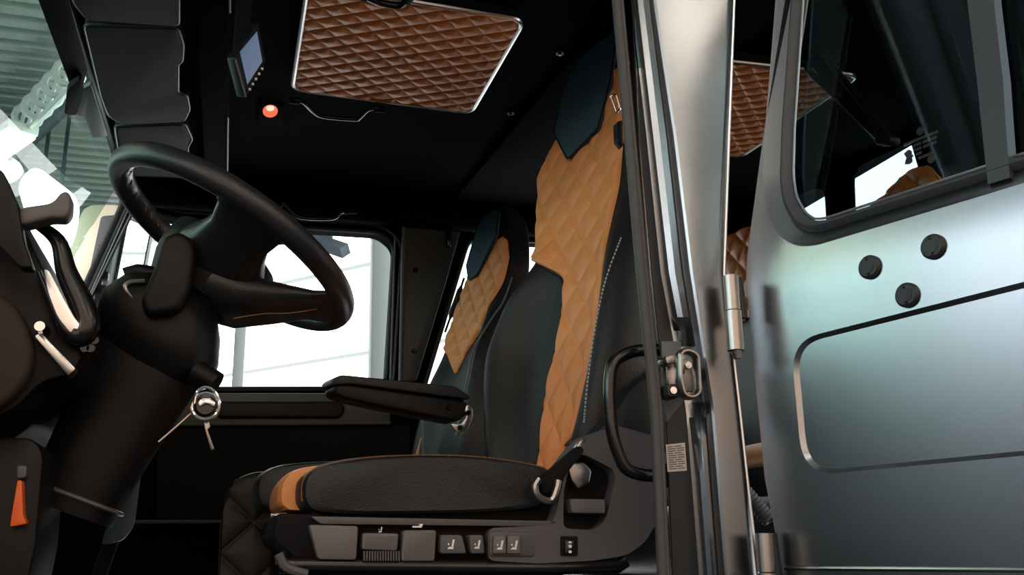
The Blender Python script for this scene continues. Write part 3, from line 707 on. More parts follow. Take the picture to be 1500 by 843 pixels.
# cushion : near bolster, insert, far bolster, in the seat's own frame
N0, S, U, N = seat_frame(O, 0)
PADS = {}
def pad(pxs, y, depth, m, name, bev, n=10):
    L = smooth_path([onY(u, v, y) for u, v in pxs], n, True)
    b = B(); dv = V((0, depth, 0)); K = 9; rings = []
    c = sum(L, V()) / len(L)
    for i in range(K + 1):
        a = math.pi * i / K; k = 1 - bev * (1 - math.sin(a) ** .5); 
        rings.append([c + (p - c) * k + dv * (.5 - .5 * math.cos(a)) for p in L])
    loft(b, rings); PADS[name] = (rings, c); return obj(name, b, m, ds)
near = [(438, 722), (442, 700), (462, 683), (500, 673), (560, 667), (640, 665), (720, 669), (790, 680), (812, 690), (816, 715), (800, 742), (720, 752), (600, 755), (500, 755), (455, 750), (441, 738)]
pad(near, 1.44, .13, 'leather', 'near_bolster', .14)
pad([(405, 730), (410, 705), (430, 688), (480, 680), (560, 676), (700, 676), (800, 690), (800, 740), (600, 750), (440, 750), (412, 745)], 1.52, .28, 'orange', 'cushion_insert', .05)
pad([(372, 725), (376, 700), (396, 684), (440, 677), (560, 672), (700, 676), (760, 690), (760, 735), (600, 745), (440, 748), (385, 745)], 1.80, .14, 'leather', 'far_bolster', .12)
R_, c_ = PADS['near_bolster']; L = R_[2]; n_ = len(L)
i0_ = 150; pts = [L[i % n_] for i in range(n_ - 8, n_ + 83, 5)]
pts = [c_ + V((0, 0, 0)) + (p - c_) * 1.002 + V((0, -.0015, 0)) for p in pts]
stitches(ds, pts, 'thread', .0014, .010, 'cushion_stitching')
# armrest on the far side
ar = [(487, 572), (487, 556), (500, 549), (580, 557), (668, 566), (688, 578), (690, 600), (672, 619), (640, 613), (560, 597), (505, 584), (490, 580)]
b = B(); prism(b, rnd([onY(u, v, 2.06) for u, v in ((490, 562), (514, 563), (686, 588), (690, 603), (672, 619), (640, 613), (560, 597), (505, 585), (489, 578))], .012), S * .06, .008, 3); arm = obj('armrest', b, 'black', ds)
b = B(); prism(b, rnd([onY(u, v, 2.055) for u, v in ((486, 565), (488, 555), (500, 549), (580, 557), (668, 566), (690, 581), (688, 586), (514, 563))], .01), S * .07, .008, 3); obj('pad', b, 'leather', arm)
b = B(); prism(b, rnd([onY(u, v, 2.045) for u, v in ((685, 592), (692, 597), (693, 610), (686, 628), (678, 636), (668, 632), (660, 621), (676, 622), (684, 610), (681, 600))], .006), (0, .008, 0), .002); obj('bracket', b, 'steel', arm)
for u, v in ((674, 627), (686, 605)):
    b = B(); q = onY(u, v, 2.04); cyl(b, q, q + V((0, .01, 0)), .006, .006, 12); obj('bolt', b, 'gloss', arm)
b = B(); q = onY(659, 596, 2.052); cyl(b, q, q + V((0, .02, 0)), .007, .007, 16); obj('cap', b, 'matte', arm)
# base housing and side shell
BY = 1.43
bp = lambda L, y=BY: [onY(u, v, y) for u, v in L]
outer = [V((q.x, q.z)) for q in bp([(715, 774), (790, 771), (812, 764), (818, 735), (828, 690), (845, 662), (870, 634), (905, 624), (960, 640), (985, 680), (975, 745), (945, 795), (918, 814), (870, 822), (790, 826), (715, 822)])]
outer = rnd(outer, .012, 4)
pocket = rnd([V((q.x, q.z)) for q in bp([(838, 668), (856, 666), (899, 688), (902, 702), (887, 764), (872, 777), (825, 775), (826, 720)])], .012, 4)
b = B(); slab(b, outer, [pocket], y2(BY), .09); sh = obj('side_shell', b, 'shell', ds)
b = B(); slab(b, pocket, [], y2(BY + .03), .02); obj('pocket', b, 'black', sh)
b = B(); prism(b, rnd(bp([(835, 731), (886, 732), (887, 753), (838, 752)], BY - .01), .004), (0, .04, 0), .004); obj('recline_lever', b, 'shell2', sh)
b = B(); prism(b, rnd(bp([(833, 688), (840, 678), (856, 678), (867, 690), (864, 708), (848, 717), (838, 705)], BY - .004), .004), (0, .03, 0), .003); obj('anchor_plate', b, 'steelw', sh)
b = B(); L = smooth_path(bp([(790, 702), (784, 712), (786, 724), (796, 732), (808, 733), (815, 718), (818, 704)], BY - .015), 5); tube(b, L, .006, 8); obj('buckle_bezel', b, 'steelw', ds)
b = B(); prism(b, rnd(bp([(790, 704), (806, 690), (850, 652), (858, 660), (822, 706), (806, 724), (795, 724)], BY - .01), .006), (0, .03, 0), .005); obj('belt_buckle', b, 'matte', ds)
b = B(); prism(b, bp([(848, 648), (858, 640), (850, 662), (838, 668)], BY + .005), (0, .02, 0), .002); obj('belt_tongue', b, 'steel', ds)
# upholstered seat-back side behind the shell
b = B(); L = smooth_path(bp([(868, 640), (900, 600), (930, 560), (985, 540), (1000, 640), (960, 660), (905, 636)], BY + .06), 6, True); c = sum(L, V()) / len(L)
loft(b, [[c + (p - c) * k + V((0, dd, 0)) for p in L] for k, dd in ((.6, -.012), (.9, -.006), (1, .02), (1, .2), (.8, .24))]); obj('back_side_cover', b, 'leather', ds)
b = B(); prism(b, rnd(bp([(405, 752), (810, 766), (800, 800), (720, 826), (440, 826), (400, 790)], BY + .02), .01), (0, .42, 0), .006); obj('base_housing', b, 'matte', ds)
b = B(); prism(b, bp([(455, 735), (700, 728), (832, 705), (832, 775), (455, 765)], BY + .035), (0, .38, 0), .004); obj('seat_pan', b, 'matte', ds)
b = B(); prism(b, rnd(bp([(455, 757), (815, 764), (812, 772), (470, 768)], BY), .004), (0, .05, 0), .003); obj('upper_ledge', b, 'shell', ds)
def button(L, name, m='shell2', y=BY - .004, d=.035, bev=.005): 
    b = B(); prism(b, rnd(bp(L, y), .005), (0, d, 0), bev, 2); return obj(name, b, m, ds)
button([(452, 769), (525, 771), (522, 821), (466, 820)], 'front_lever')
button([(531, 781), (585, 782), (582, 808), (530, 806)], 'slide_lever')
button([(591, 777), (640, 777), (637, 823), (587, 823)], 'tilt_lever')
r1 = button([(645, 784), (677, 784), (684, 812), (645, 812)], 'rocker_switch', 'shell')
r2 = button([(687, 784), (708, 784), (711, 812), (690, 812)], 'rocker_switch', 'shell')
b = B()
for k in range(14): q = onY(533 + k * 3.9, 815, BY); box(b, q, (.0022, .01, .014))
obj('grille', b, 'shell', ds)
b = B(); prism(b, rnd(bp([(717, 779), (782, 780), (784, 816), (717, 816)], BY - .004), .006), (0, .02, 0), .003); hp = obj('heater_panel', b, 'shell', ds)
def seat_icon(u, v, k, y, par):
    b = B()
    prism(b, bp([(u, v + 6 * k), (u + 9 * k, v + 6 * k), (u + 9 * k, v + 3 * k), (u + 3 * k, v + 2.5 * k)], y), (0, -.0012, 0))
    prism(b, bp([(u + 6.2 * k, v + 2.5 * k), (u + 9 * k, v + 2.5 * k), (u + 11 * k, v - 8 * k), (u + 8 * k, v - 8 * k)], y), (0, -.0012, 0))
    prism(b, bp([(u + 1 * k, v), (u + 3 * k, v), (u + 3 * k, v - 2.5 * k), (u + 1 * k, v - 2.5 * k)], y), (0, -.0012, 0))
    obj('seat_symbol', b, 'white', par)
for L in ([(723, 785), (741, 785), (742, 812), (722, 812)], [(744, 785), (762, 785), (763, 812), (743, 812)]):
    b = B(); prism(b, rnd(bp(L, BY - .012), .003), (0, .015, 0), .003); s_ = obj('heater_rocker', b, 'shell2', ds); seat_icon(L[0][0] + 4, 800, .95, BY - .0125, s_)
seat_icon(655, 799, 1.0, BY - .0045, r1); seat_icon(694, 799, .9, BY - .0045, r2)
seat_icon(554, 777, .55, BY + .004, ds); 
b = B(); prism(b, bp([(604, 771), (618, 771), (618, 773.5), (604, 773.5)], BY + .0), (0, -.001, 0)); prism(b, bp([(614, 768), (619, 768), (619, 771), (614, 771)], BY), (0, -.001, 0)); obj('cushion_symbol', b, 'white', ds)
b = B(); prism(b, rnd(bp([(822, 786), (847, 786), (847, 815), (822, 815)], BY - .004), .003), (0, .02, 0), .002); obj('switch_frame', b, 'matte', sh)
b = B(); prism(b, rnd(bp([(828, 791), (842, 791), (841, 812), (828, 812)], BY - .009), .003), (0, .02, 0), .003); sw = obj('rocker', b, 'gloss', sh)
b = B()
for v, hh in ((795, 1.5), (801, 2.6), (809, 2.2)):
    prism(b, [onY(835 + 2.4 * math.cos(a), v + hh * math.sin(a), BY - .0095) for a in [i * math.pi / 6 for i in range(12)]], (0, -.001, 0))
obj('switch_symbol', b, 'white', sh)
b = B(); L = bp([(410, 828), (800, 832), (905, 830), (915, 822)], BY + .01); tube(b, L, .012, 12); obj('slide_rail', b, 'gloss', ds)
b = B(); tube(b, smooth_path(bp([(408, 812), (420, 832), (450, 842)], BY - .01), 5), .007, 8); obj('front_loop', b, 'shell', ds)
b = B(); q = onY(408, 756, 1.5); tube(b, [q - V((.012, 0, 0)), q + V((.012, 0, 0))], .004, 8); obj('chrome_pin', b, 'chrome', ds)
b = B(); box(b, (.36, 1.72, -.32), (.42, .4, .5), .02); obj('pedestal', b, 'matte', ds)

# ---- passenger seat
O2 = V((.57, 2.6, .08))
ps = thing('vehicle_seat', (.45, 2.6, -.55), 'passenger seat with orange quilted backrest, farther away beside the far side window', 'seat', 'front seats')
sL = [(0, .17), (.2, .19), (.44, .175), (.55, .185), (.59, .19), (.73, .145), (.82, .125), (.95, .11), (1.0, .05)]
sR = [(0, -.20), (.2, -.225), (.44, -.21), (.55, -.185), (.62, -.16), (.7, -.145), (.78, -.135), (.86, -.105), (.95, -.06), (1.0, -.02)]
hF = [(0, .03), (.2, .05), (.4, .05), (.5, .02), (.58, 0), (1.2, 0)]
hN = [(0, .04), (.2, .08), (.45, .075), (.55, .05), (.65, .015), (.7, 0), (1.2, 0)]
iL = [(.44, .06), (.505, .115), (.54, .165), (.587, .178), (.727, .141), (.80, .12), (.83, .10), (.86, .06), (.875, .0)]
iR = [(.44, .05), (.50, .02), (.56, -.05), (.61, -.10), (.64, -.12), (.70, -.13), (.78, -.13), (.85, -.095), (.875, -.06)]
patch = [(.078, .754), (.119, .82), (.104, .946), (.085, .975), (-.004, .985), (-.03, .96), (-.046, .874), (.025, .764)]
SL2 = sL; P2, front2, _ = backrest(ps, O2, sL, sR, hF, hN, 1.0, iL, iR, .44, .872, patch, .075, .09, .085)
b = B(); tube(b, smooth_path([P2(-.175 + .0 * tt, tt, front2(-.175, tt) + .002) for tt in (.2, .35, .45, .55, .62, .7)], 5), .003, 6); obj('near_piping', b, 'piping', ps)
N0, S, U, N = seat_frame(O2, 0)
b = B(); t0 = O2 + N0 * -.02 + V((0, 0, -.07)); 
def seatblock(s0, s1, f0_, f1_, z0_, z1_, m, name, par, bev=.03):
    b = B(); prism(b, [O2 + S * s0 + N0 * f0_ + V((0, 0, z0_)), O2 + S * s1 + N0 * f0_ + V((0, 0, z0_)), O2 + S * s1 + N0 * f1_ + V((0, 0, z0_)), O2 + S * s0 + N0 * f1_ + V((0, 0, z0_))], (0, 0, z1_ - z0_), bev, 4); obj(name, b, m, par)
seatblock(-.24, -.12, -.02, .46, -.11, .06, 'leather', 'near_bolster', ps)
seatblock(-.13, .13, -.02, .48, -.11, .03, 'orange', 'cushion_insert', ps)
seatblock(.12, .24, -.02, .46, -.11, .06, 'leather', 'far_bolster', ps)
seatblock(-.2, .2, .0, .4, -.62, -.10, 'matte', 'pedestal', ps, .01)
b = B(); tube(b, smooth_path([P2(sint(SL2, tt) - .004, tt, front2(sint(SL2, tt) - .004, tt) + .012) for tt in (.60, .66, .72, .78)], 4), [.004] * 4 + [.010] * 6 + [.004] * 3, 10); obj('belt_buckle', b, 'black', ps)
b = B(); tube(b, smooth_path([P(sint(SL1, tt) + .006, tt, -.03) for tt in (.44, .5, .56, .60)], 4), [.010] * 13, 8); obj('belt_strap', b, 'black', ds)
b = B(); tube(b, [P(sint(SL1, .575) + .012, .575, -.06), P(sint(SL1, .575) + .012, .575, .0)], .006, 8); obj('belt_clip', b, 'black', ds)

# orange piece between the seats
t = thing('seat_console', onY(618, 665, 2.3), 'thin orange edged leather flap standing between the two front seats', 'flap')
b = B(); prism(b, [onY(u, v, 2.3) for u, v in ((618, 640), (614, 662), (617, 690), (606, 690), (611, 664))], (0, .02, 0), .002); obj('flap', b, 'orange', t)
b = B(); tube(b, [onY(620, 610, 2.3), onY(618, 690, 2.3)], .003, 8); obj('edge', b, 'seal', t)

#=================================================================== DOOR PILLAR (near side)
def ext(tb, v):      # table look-up that carries its first slope on upwards
    if v >= tb[0][0]: return interp(tb, v)
    (a, x), (b_, y) = tb[0], tb[1]; return x + (y - x) * (v - a) / (b_ - a)
rowsV = [-285, -180, -70, 0, 100, 200, 300, 400, 465, 485, 508, 590, 612, 645, 700, 843, 930]
def tab(*kv): return list(kv)
ft = {  # pixel x of each feature of the pillar's cross-section at given rows
 'a': tab((-70, 920), (0, 925), (200, 935), (400, 952), (600, 973), (843, 983), (930, 989)),
 'b': tab((-70, 922), (0, 927), (200, 950), (400, 971), (600, 1008), (843, 1027), (930, 1036)),
 'c': tab((-70, 930), (0, 934), (200, 957), (400, 980), (600, 1018), (843, 1036), (930, 1044)),
 'd': tab((-70, 946), (0, 950), (200, 976), (400, 998), (600, 1031), (843, 1050), (930, 1058)),
 'e': tab((-70, 948), (0, 952), (200, 978), (400, 1001), (600, 1034), (843, 1053), (930, 1061)),
 'f': tab((-70, 954), (0, 957), (200, 987), (400, 1011), (600, 1042), (843, 1062), (930, 1070)),
 'g': tab((-70, 1070), (0, 1068), (200, 1060), (400, 1054), (600, 1077), (843, 1103), (930, 1114)),
 'h': tab((-70, 1076), (0, 1074), (200, 1066), (400, 1059), (600, 1082), (843, 1108), (930, 1119)),
}
PY = 1.20
rows = []
for v in rowsV:
    x = lambda k: ext(ft[k], v)
    pocket_ = 500 < v < 600; half_ = v in (485, 612)
    rb = PY + .035
    row = [onY(x('a'), v, PY + .06), onY(x('a') + 2, v, rb + .004), onY(x('b'), v, rb)]
    if pocket_: row += [onY(x('c'), v, rb), onY((x('c') + x('d')) / 2, v, rb), onY(x('d'), v, rb)]
    elif half_: row += [onY(x('c'), v, PY + .026), onY((x('c') + x('d')) / 2, v, PY + .016), onY(x('d'), v, PY + .016)]
    else: row += [onY(x('c'), v, PY + .008), onY((x('c') + x('d')) / 2, v, PY + .002), onY(x('d'), v, PY + .006)]
    row += [onY(x('e'), v, PY + .022), onY(x('f') - 2, v, PY + .022), onY(x('f'), v, PY + .003), onY(x('f') + 4, v, PY),
            onY(x('g') - 3, v, PY), onY(x('g'), v, PY + .001), onY(x('h'), v, PY + .006), onY(x('h') - 1, v, PY + .05)]
    rows.append(row)
b = B(); grid(b, rows); pil = obj('trim_16', b, 'body', kind='structure', angle=28)
# backing of the pillar so that it is a closed post
b = B(); loft(b, [[onY(ext(ft['a'], v) + 2, v, PY + .065), onY(ext(ft['h'], v) - 3, v, PY + .055), onY(ext(ft['h'], v) - 6, v, PY + .12), onY(ext(ft['a'], v) + 6, v, PY + .12)] for v in rowsV]); obj('trim_17', b, 'bodydark', kind='structure')
# bright rear edge line
b = B(); tube(b, [onY(ext(ft['h'], v) + 1.5, v, PY + .012) for v in rowsV], .0028, 8); obj('trim_18', b, 'alu', kind='structure')
# dark recess face beside the seal
b = B(); grid(b, [[onY(ext(ft['a'], v) + 3, v, PY + .034), onY(ext(ft['b'], v) - 3, v, PY + .034)] for v in rowsV]); obj('trim_19', b, 'bodydark', kind='structure')
# rubber door seal
st = thing('door_seal', onY(975, 843, 1.22), 'black rubber door seal running down the front edge of the grey pillar', 'door seal')
sl = [(-70, 902), (0, 904), (200, 922), (400, 940), (600, 961), (843, 972), (930, 977)]
b = B(); tube(b, [onY(ext(sl, v), v, 1.215) for v in rowsV], .009, 14, sy=1.0); obj('bulb', b, 'doorseal', st)
b = B(); tube(b, [onY(ext(sl, v) + 7, v, 1.207) for v in rowsV], .003, 8); obj('lip', b, 'doorseal', st)
b = B(); prism(b, [V((-.5, 1.16, 1.20)), V((2.0, 1.16, 1.20)), V((2.0, 1.30, 1.20)), V((-.5, 1.30, 1.20))], (0, 0, .10), .03, 3); obj('trim_21', b, 'body', kind='structure')
# striker
sk = thing('door_striker', onY(1000, 580, 1.2), 'steel door striker loop bolted into the recess of the grey pillar', 'striker')
b = B(); prism(b, [onY(u, v, PY + .030) for u, v in ((969, 500), (998, 500), (1001, 590), (977, 618), (972, 560))], (0, .006, 0), .001); obj('base_plate', b, 'seal', sk)
loop = rnd([onY(u, v, PY - .012) for u, v in ((994, 518), (1004, 514), (1019, 521), (1022, 575), (1014, 583), (1000, 581), (994, 560))], .012)
b = B(); tube(b, loop, .0045, 10, True, 2.4); obj('loop', b, 'steelw', sk)
b = B(); prism(b, rnd([onY(u, v, PY - .005) for u, v in ((975, 522), (996, 518), (996, 532), (977, 534))], .004), (0, .03, 0), .003); obj('upper_lug', b, 'steelw', sk)
b = B(); prism(b, rnd([onY(u, v, PY - .01) for u, v in ((977, 563), (995, 562), (996, 583), (979, 581))], .004), (0, .035, 0), .003); obj('lower_lug', b, 'rubber', sk)
b = B(); prism(b, [onY(u, v, PY + .018) for u, v in ((978, 530), (1016, 524), (1017, 574), (980, 576))], (0, .01, 0), .002); obj('plate', b, 'steelw', sk)
for u, v, y in ((1009, 535, PY + .012), (999, 544, PY + .012), (987, 572, PY - .014)):
    q = onY(u, v, y); b = B(); cyl(b, q + V((0, .008, 0)), q, .0062, .0052, 16); cyl(b, q, q - V((0, .001, 0)), .0035, .0035, 6); obj('bolt', b, 'chrome', sk)
# sticker
stt = thing('type_sticker', onY(990, 690, PY), 'small white printed type sticker on the pillar below the striker', 'sticker')
cs = [onY(u, v, PY + .0325) for u, v in ((975, 652), (1003, 649), (1006, 690), (978, 692))]
b = B(); prism(b, cs, (0, -.0006, 0)); obj('paper', b, 'paper', stt)
b = B()
for k in range(11):
    f = .08 + k * .08
    for a, c in (((.08, .5), (.56, .92)) if k % 3 else ((.08, .35), (.42, .8))):
        l0 = cs[0].lerp(cs[3], f); r0_ = cs[1].lerp(cs[2], f); l1 = cs[0].lerp(cs[3], f + .035); r1_ = cs[1].lerp(cs[2], f + .035)
        prism(b, [l0.lerp(r0_, a) + V((0, -.0007, 0)), l0.lerp(r0_, c) + V((0, -.0007, 0)), l1.lerp(r1_, c) + V((0, -.0007, 0)), l1.lerp(r1_, a) + V((0, -.0007, 0))], (0, -.0004, 0))
obj('print', b, 'ink', stt)
# grab handle on the door frame
gh = thing('entry_grab_bar', onY(950, 700, 1.26), 'black D-shaped tubular grab handle on the door frame beside the seat', 'grab handle')
gp = rnd([onY(u, v, 1.255) for u, v in ((985, 512), (925, 514), (896, 530), (892, 570), (896, 640), (915, 688), (940, 697), (990, 697))], [0, .03, .03, .03, .04, .03, .02, 0], 8, closed=False)
b = B(); tube(b, gp, .0095, 16); obj('tube', b, 'gloss', gh)
for q in (gp[0], gp[-1]):
    b = B(); box(b, q, (.04, .03, .035), .005); obj('foot', b, 'matte', gh)

#=================================================================== REAR DOOR (open)
dd = ray(-250, 833); dd.z = 0; dd.normalize(); DD = -dd            # from hinge outwards
DN = V((-DD.y, DD.x, 0)); DN = DN if DN.dot(ray(1300, 400)) > 0 else -DN   # into the door, away from camera
h0 = onY(1093, 400, 1.19); DH = V((h0.x, h0.y, 0)); ZB = .40; SL = .20
def tilt(h):
    k = h - ZB
    if k < -.06: return 0.
    if k < .06: return SL * (k + .06) ** 2 / .24
    return SL * k
def dmap(a, h, o): return DH + DD * a + V((0, 0, h)) + DN * (tilt(h) + o)
def dp(u, v, off=0):
    d = ray(u, v); h = .4
    for _ in range(12):
        k = (DH.dot(DN) + tilt(h) + off) / d.dot(DN); h = k * d.z
    q = d * k; return V(((q - DH).dot(DD), q.z))
print('door edge', [tuple(round(c, 3) for c in dp(u, v)) for u, v in ((1150, 0), (1118, 200), (1093, 400), (1120, 700), (1145, 843), (1500, 843), (1500, 270))])
RE = .78
D = thing('truck_door', dmap(.4, -.3, 0), 'open satin grey rear truck door with window and pressed panel, right of the pillar', 'door')
edge = [dp(1163, -90), dp(1150, 0), dp(1118, 200), dp(1093, 400), dp(1120, 700), dp(1146, 836)]
edge += [V((edge[-1].x + .004, -.55))]
outl = edge + [V((RE, edge[-1].y)), V((RE, edge[0].y))]
win_o = [dp(1144, -80), dp(1136, 0), dp(1120, 200), dp(1117, 271), dp(1122, 310), dp(1140, 345), dp(1164, 361), dp(1192, 361), dp(1432, 289), dp(1500, 268)]
win_o += [win_o[-1] + (win_o[-1] - win_o[-2]) * 2.2]; win_o += [V((win_o[-1].x, win_o[0].y))]
win_o = rnd(win_o, [.02, 0, 0, .02, .02, .02, .02, .02, 0, 0, .02, .02], 5)
rec = rnd([dp(1158, 500), dp(1500, 413), dp(1500, 413) + (dp(1500, 413) - dp(1180, 494)) * .25, dp(1500, 668) + (dp(1500, 668) - dp(1200, 697)) * .28, dp(1500, 668), dp(1176, 698)], [.05, 0, .03, .03, 0, .055], 8)
outl = dens(outl, .02); win_o = dens(win_o, .02); rec = dens(rec, .02)
cuts = [ZB + c for c in (-.06, -.045, -.03, -.015, 0, .015, .03, .045, .06, .1, .15, .2, .3, .4, .5)] + [-.1, 0, .1, .2, .3]
b = B(); skin(b, outl, [win_o, rec], dmap, .0205)
ri = offset2(rec, .006); rj = offset2(rec, .002)
strip(b, [dmap(p.x, p.y, 0) for p in rec], [dmap(p.x, p.y, .002) for p in rj]); strip(b, [dmap(p.x, p.y, .002) for p in rj], [dmap(p.x, p.y, .006) for p in ri])
skin(b, ri, [], dmap, .0405, .006)
# edge flange returning into the door thickness
strip(b, [dmap(p.x, p.y, 0) for p in outl], [dmap(p.x, p.y, .05) for p in outl])
# window stamping: bevel band going in, then flat ledge
wi = offset2(win_o, .026)
wi1 = offset2(win_o, .005); wi2 = offset2(win_o, .022)
strip(b, [dmap(p.x, p.y, 0) for p in win_o], [dmap(p.x, p.y, .004) for p in wi1]); strip(b, [dmap(p.x, p.y, .004) for p in wi1], [dmap(p.x, p.y, .014) for p in wi2]); strip(b, [dmap(p.x, p.y, .014) for p in wi2], [dmap(p.x, p.y, .016) for p in wi])
obj('outer_panel', b, 'body', D, angle=30)
b = B(); slab(b, offset2(outl, .004), [offset2(win_o, .004)], dmap, .004, cuts, off=.05); obj('inner_panel', b, 'liner', D, label='beige leather lined inner side')
# rubber window seal with divider
def pl(L): return [dp(u, v) for u, v in L]
so = wi; si = offset2(win_o, .060)
b = B(); 
prof_ = [(.024, .017), (.026, .009), (.032, .004), (.038, .008), (.043, .021)]
for (d0, o0), (d1, o1) in zip(prof_, prof_[1:]):
    strip(b, [dmap(p.x, p.y, o0) for p in offset2(win_o, d0)], [dmap(p.x, p.y, o1) for p in offset2(win_o, d1)])
obj('window_seal', b, 'rubber2', D, angle=50)
b = B(); tube(b, [dmap(p.x, p.y, .018) for p in offset2(win_o, .045)], .002, 6, True); obj('bright_bead', b, 'alu', D)
b = B()
L = [dp(u, v, .012) for u, v in ((1424, -80), (1421, 0), (1437, 130), (1452, 272), (1484, 262), (1474, 120), (1460, 0), (1462, -80))]
t_ = B(); vs = None
ht = max(p.y for p in win_o) - .03; q0_, q1_ = L[0], L[-1]
L = [V((q0_.x - .012, ht))] + L + [V((q1_.x - .012, ht))]
slab(b, L, [], lambda a, h, o: dmap(a, h, o), .02, [ZB + .1, ZB + .2, ZB + .3, ZB + .4, ZB + .5], off=.004); obj('window_divider', b, 'rubber2', D)
b = B(); slab(b, offset2(win_o, .036), [], dmap, .004, [ZB + .1, ZB + .2, ZB + .3, ZB + .4], off=.026); obj('window_glass', b, 'tint', D, smooth=False)
for u, v in ((1275, 392), (1368, 362), (1330, 433)):
    p = dp(u, v); q = dmap(p.x, p.y, 0); e_ = 1e-3; nn = (dmap(p.x + e_, p.y, 0) - q).cross(dmap(p.x, p.y + e_, 0) - q).normalized()
    nn = nn if nn.dot(DN) < 0 else -nn
    b = B(); tube(b, [q - nn * .002, q + nn * .003, q + nn * .006, q + nn * .007, q + nn * .003], [.0165, .0165, .0135, .009, .006], 28); g_ = obj('rubber_plug', b, 'rubber', D)
    b = B(); tube(b, [q + nn * .002, q + nn * .0065], [.0048, .004], 16); obj('screw', b, 'bodydark', g_)
# lower step line
p0, p1 = dp(1150, 833), dp(1500, 836); b = B(); tube(b, [dmap(p0.x, p0.y, -.001), dmap(p1.x + .2, p1.y, -.001)], .003, 8); obj('lower_crease', b, 'body', D)
# hinges
def hinge(u0, v0, u1, v1, r, um=None):
    q0, q1 = onY(u0, v0, 1.165), onY(u1, v1, 1.165); m_ = q0.lerp(q1, .48)
    b = B(); cyl(b, q0, m_ + (q0 - m_) * .03, r * .92, r * .92); h_ = obj('hinge', b, 'steelw', D)
    b = B(); cyl(b, m_, q1, r, r); obj('lower_knuckle', b, 'steelw', h_)
    b = B(); cyl(b, q0 + V((.016, .006, .0)), q1.lerp(q0, .45) + V((.02, .006, 0)), r * .55, r * .55); obj('pin_cover', b, 'bodydark', h_)
    b = B(); q = q1 - V((-.002, 0, .012)); cyl(b, q, q1, .006, .008, 12); obj('nut', b, 'steelw', h_)
hinge(1070, 405, 1078, 514, .0125); hinge(1119, 782, 1127, 905, .0135)

#=================================================================== REAR CAB
rsq = thing('rear_seat', V((1.5, 2.1, -.5)), 'rear bench seat with orange quilted leather, glimpsed behind the pillar and through the door glass', 'seat')
def reary(u, v, x=1.62): q = onX(u, v, x); return V((q.y, q.z))
top = rnd([V((1.45, .0)), reary(1372, 236), reary(1338, 246), reary(1316, 262), reary(1300, 282), reary(1284, 296), V((2.40, .74)), V((2.46, 1.0)), V((2.78, 1.03)), V((2.84, .7)), V((2.84, .0))], [0, .05, .03, .03, .03, .03, .05, .06, .06, .05, 0], 4)
b = B(); slab(b, top, [], lambda a, h, o: V((1.62 + .0 * h + o, a, h)), .10); obj('backrest', b, 'leather', rsq)
rows = []; ys = [p.x for p in top]
for j in range(240):
    y = 1.50 + 1.30 * j / 239; hs = []
    for i in range(len(top)):
        a, c = top[i], top[(i + 1) % len(top)]
        if (a.x - y) * (c.x - y) <= 0 and abs(a.x - c.x) > 1e-9: hs.append(a.y + (c.y - a.y) * (y - a.x) / (c.x - a.x))
    zt = max(hs) - .006
    rows.append([V((1.618 - .014 * quilt(y, z, .10, .10, .5), y, z)) for z in [.70 + (zt - .70) * k / 120 for k in range(121)]])
b = B(); grid(b, rows); obj('quilted_backrest', b, 'orangedark', rsq, angle=180)
b = B(); prism(b, rnd([V((1.02, 1.45, -.08)), V((1.02, 1.45, .09)), V((1.55, 1.45, .06)), V((1.55, 1.45, -.08))], .05), (0, 1.45, 0), .02, 3); obj('cushion', b, 'leather', rsq)
b = B(); q = onX(1107, 668, 1.0); tube(b, [q + V((0, -.08, 0)), q + V((0, .5, 0))], .023, 16); obj('orange_roll', b, 'orange', rsq)
b = B(); box(b, (1.3, 2.15, -.34), (.4, 1.2, .5), .01); obj('pedestal', b, 'matte', rsq)
# printed label on the rear glass
t = thing('glass_label', rmap(*rw(1352, 218), 0), 'white printed lines on dark rear glass beside the bright rear window', 'label')
c0, c1, c2 = rw(1328, 212), rw(1378, 192), rw(1330, 240)
b = B(); ro_o = -.012
def lblpt(a, bb): p = c0 + (c1 - c0) * a + (c2 - c0) * bb; return rmap(p.x, p.y, ro_o)
for r_, segs in enumerate((((.0, 1.0),), ((.28, .5), (.55, .78), (.82, .96)), ((.0, .2), (.3, .5), (.56, .74), (.8, .94)), ((.05, .25), (.34, .5)), ((0, .22), (.4, .8)))):
    for a, c in segs:
        prism(b, [lblpt(a, .0 + r_ * .24), lblpt(c, r_ * .24), lblpt(c, r_ * .24 + .13), lblpt(a, r_ * .24 + .13)], rn * .002)
for a, bb in ((.5, -.3), (.12, .6), (.12, .95), (.75, 1.3)):
    cc = lblpt(a, bb); L = [cc + rs * .012 * math.cos(k * math.pi / 8) + V((0, 0, .012 * math.sin(k * math.pi / 8))) for k in range(16)]; prism(b, L, rn * .002)
obj('print', b, 'white', t)
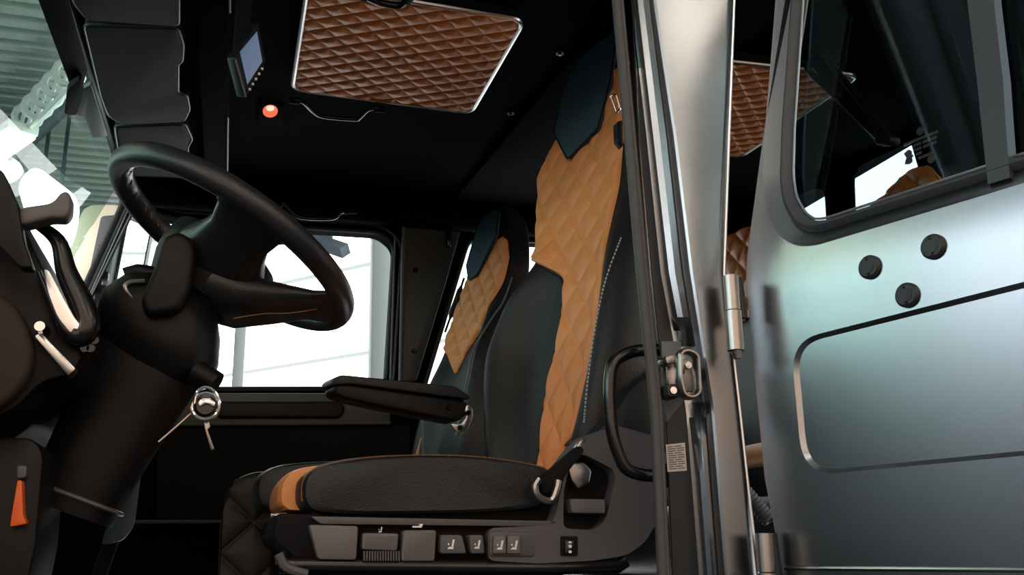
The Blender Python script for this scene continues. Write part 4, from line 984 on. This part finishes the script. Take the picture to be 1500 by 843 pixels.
# dark diagonal grab bars behind the door glass
t = thing('assist_strap_bar', onX(1240, 150, 1.2), 'dark double grab bar crossing diagonally behind the door glass', 'grab bar')
for (u0, v0, u1, v1), r in (((1160, 80, 1290, 205), .008), ((1185, 55, 1308, 212), .006)):
    b = B(); tube(b, [onX(u0, v0, 1.35), onX(u1, v1, 1.35)], r, 10); obj('bar', b, 'gloss', t)
b = B(); prism(b, [onX(u, v, 1.37) for u, v in ((1165, 70), (1190, 60), (1306, 210), (1285, 214))], (.02, 0, 0), .003); obj('panel', b, 'black', t)
b = B(); prism(b, rnd([onX(u, v, 1.34) for u, v in ((1280, 192), (1304, 200), (1302, 214), (1282, 212))], .01), (.03, 0, 0), .005); obj('bracket', b, 'black', t)
# coiled cable in the gap
t = thing('coiled_cable', onY(1110, 745, 1.3), 'grey coiled cable in the gap below the hinge of the open door', 'cable')
q0, q1 = onY(1092, 722, 1.32), onY(1128, 764, 1.30); ax_ = (q1 - q0); L_ = ax_.length; ax_.normalize(); u_ = ax_.cross(V((0, 1, 0))).normalized(); v_ = ax_.cross(u_)
b = B(); tube(b, [q0 + ax_ * L_ * i / 140 + (u_ * math.cos(i * 2 * math.pi * 9 / 140) + v_ * math.sin(i * 2 * math.pi * 9 / 140)) * .010 for i in range(141)], .0032, 6); obj('coil', b, 'seal', t)
b = B(); tube(b, [onY(1086, 706, 1.33), q0], .0035, 6); obj('lead', b, 'seal', t)

#=================================================================== OUTSIDE MIRROR on the far side
mc = onY(185, 390, 3.3); mcn = V((.87, -.49, 0)).normalized()
mf = lambda u, v, d=0: onP(u, v, mc + mcn * d, mcn)
t = thing('wing_mirror', mf(185, 440), 'grey framed wing mirror outside the far side window, left of the steering wheel', 'mirror')
b = B(); prism(b, rnd([mf(u, v) for u, v in ((178, 312), (228, 330), (206, 446), (146, 470))], .02), mcn * -.08, .01); obj('housing', b, 'seal', t)
b = B(); prism(b, rnd([mf(u, v, .003) for u, v in ((187, 320), (221, 334), (200, 440), (164, 440))], .008), mcn * .003); obj('mirror_face', b, 'mirror', t)
b = B(); tube(b, rnd([mf(u, v, .004) for u, v in ((187, 320), (221, 334), (200, 440), (164, 440))], .01), .005, 8, True); obj('mirror_rim', b, 'rubber', t)
mc = 3.28
b = B()
for u, v in ((152, 372), (150, 405), (148, 425)):
    q = onY(u, v, mc - .15); box(b, q, (.04, .03, .03), .006)
tube(b, [onY(150, 360, mc - .14), onY(142, 450, mc - .14)], .012, 8); obj('mirror_arm', b, 'rubber', t)
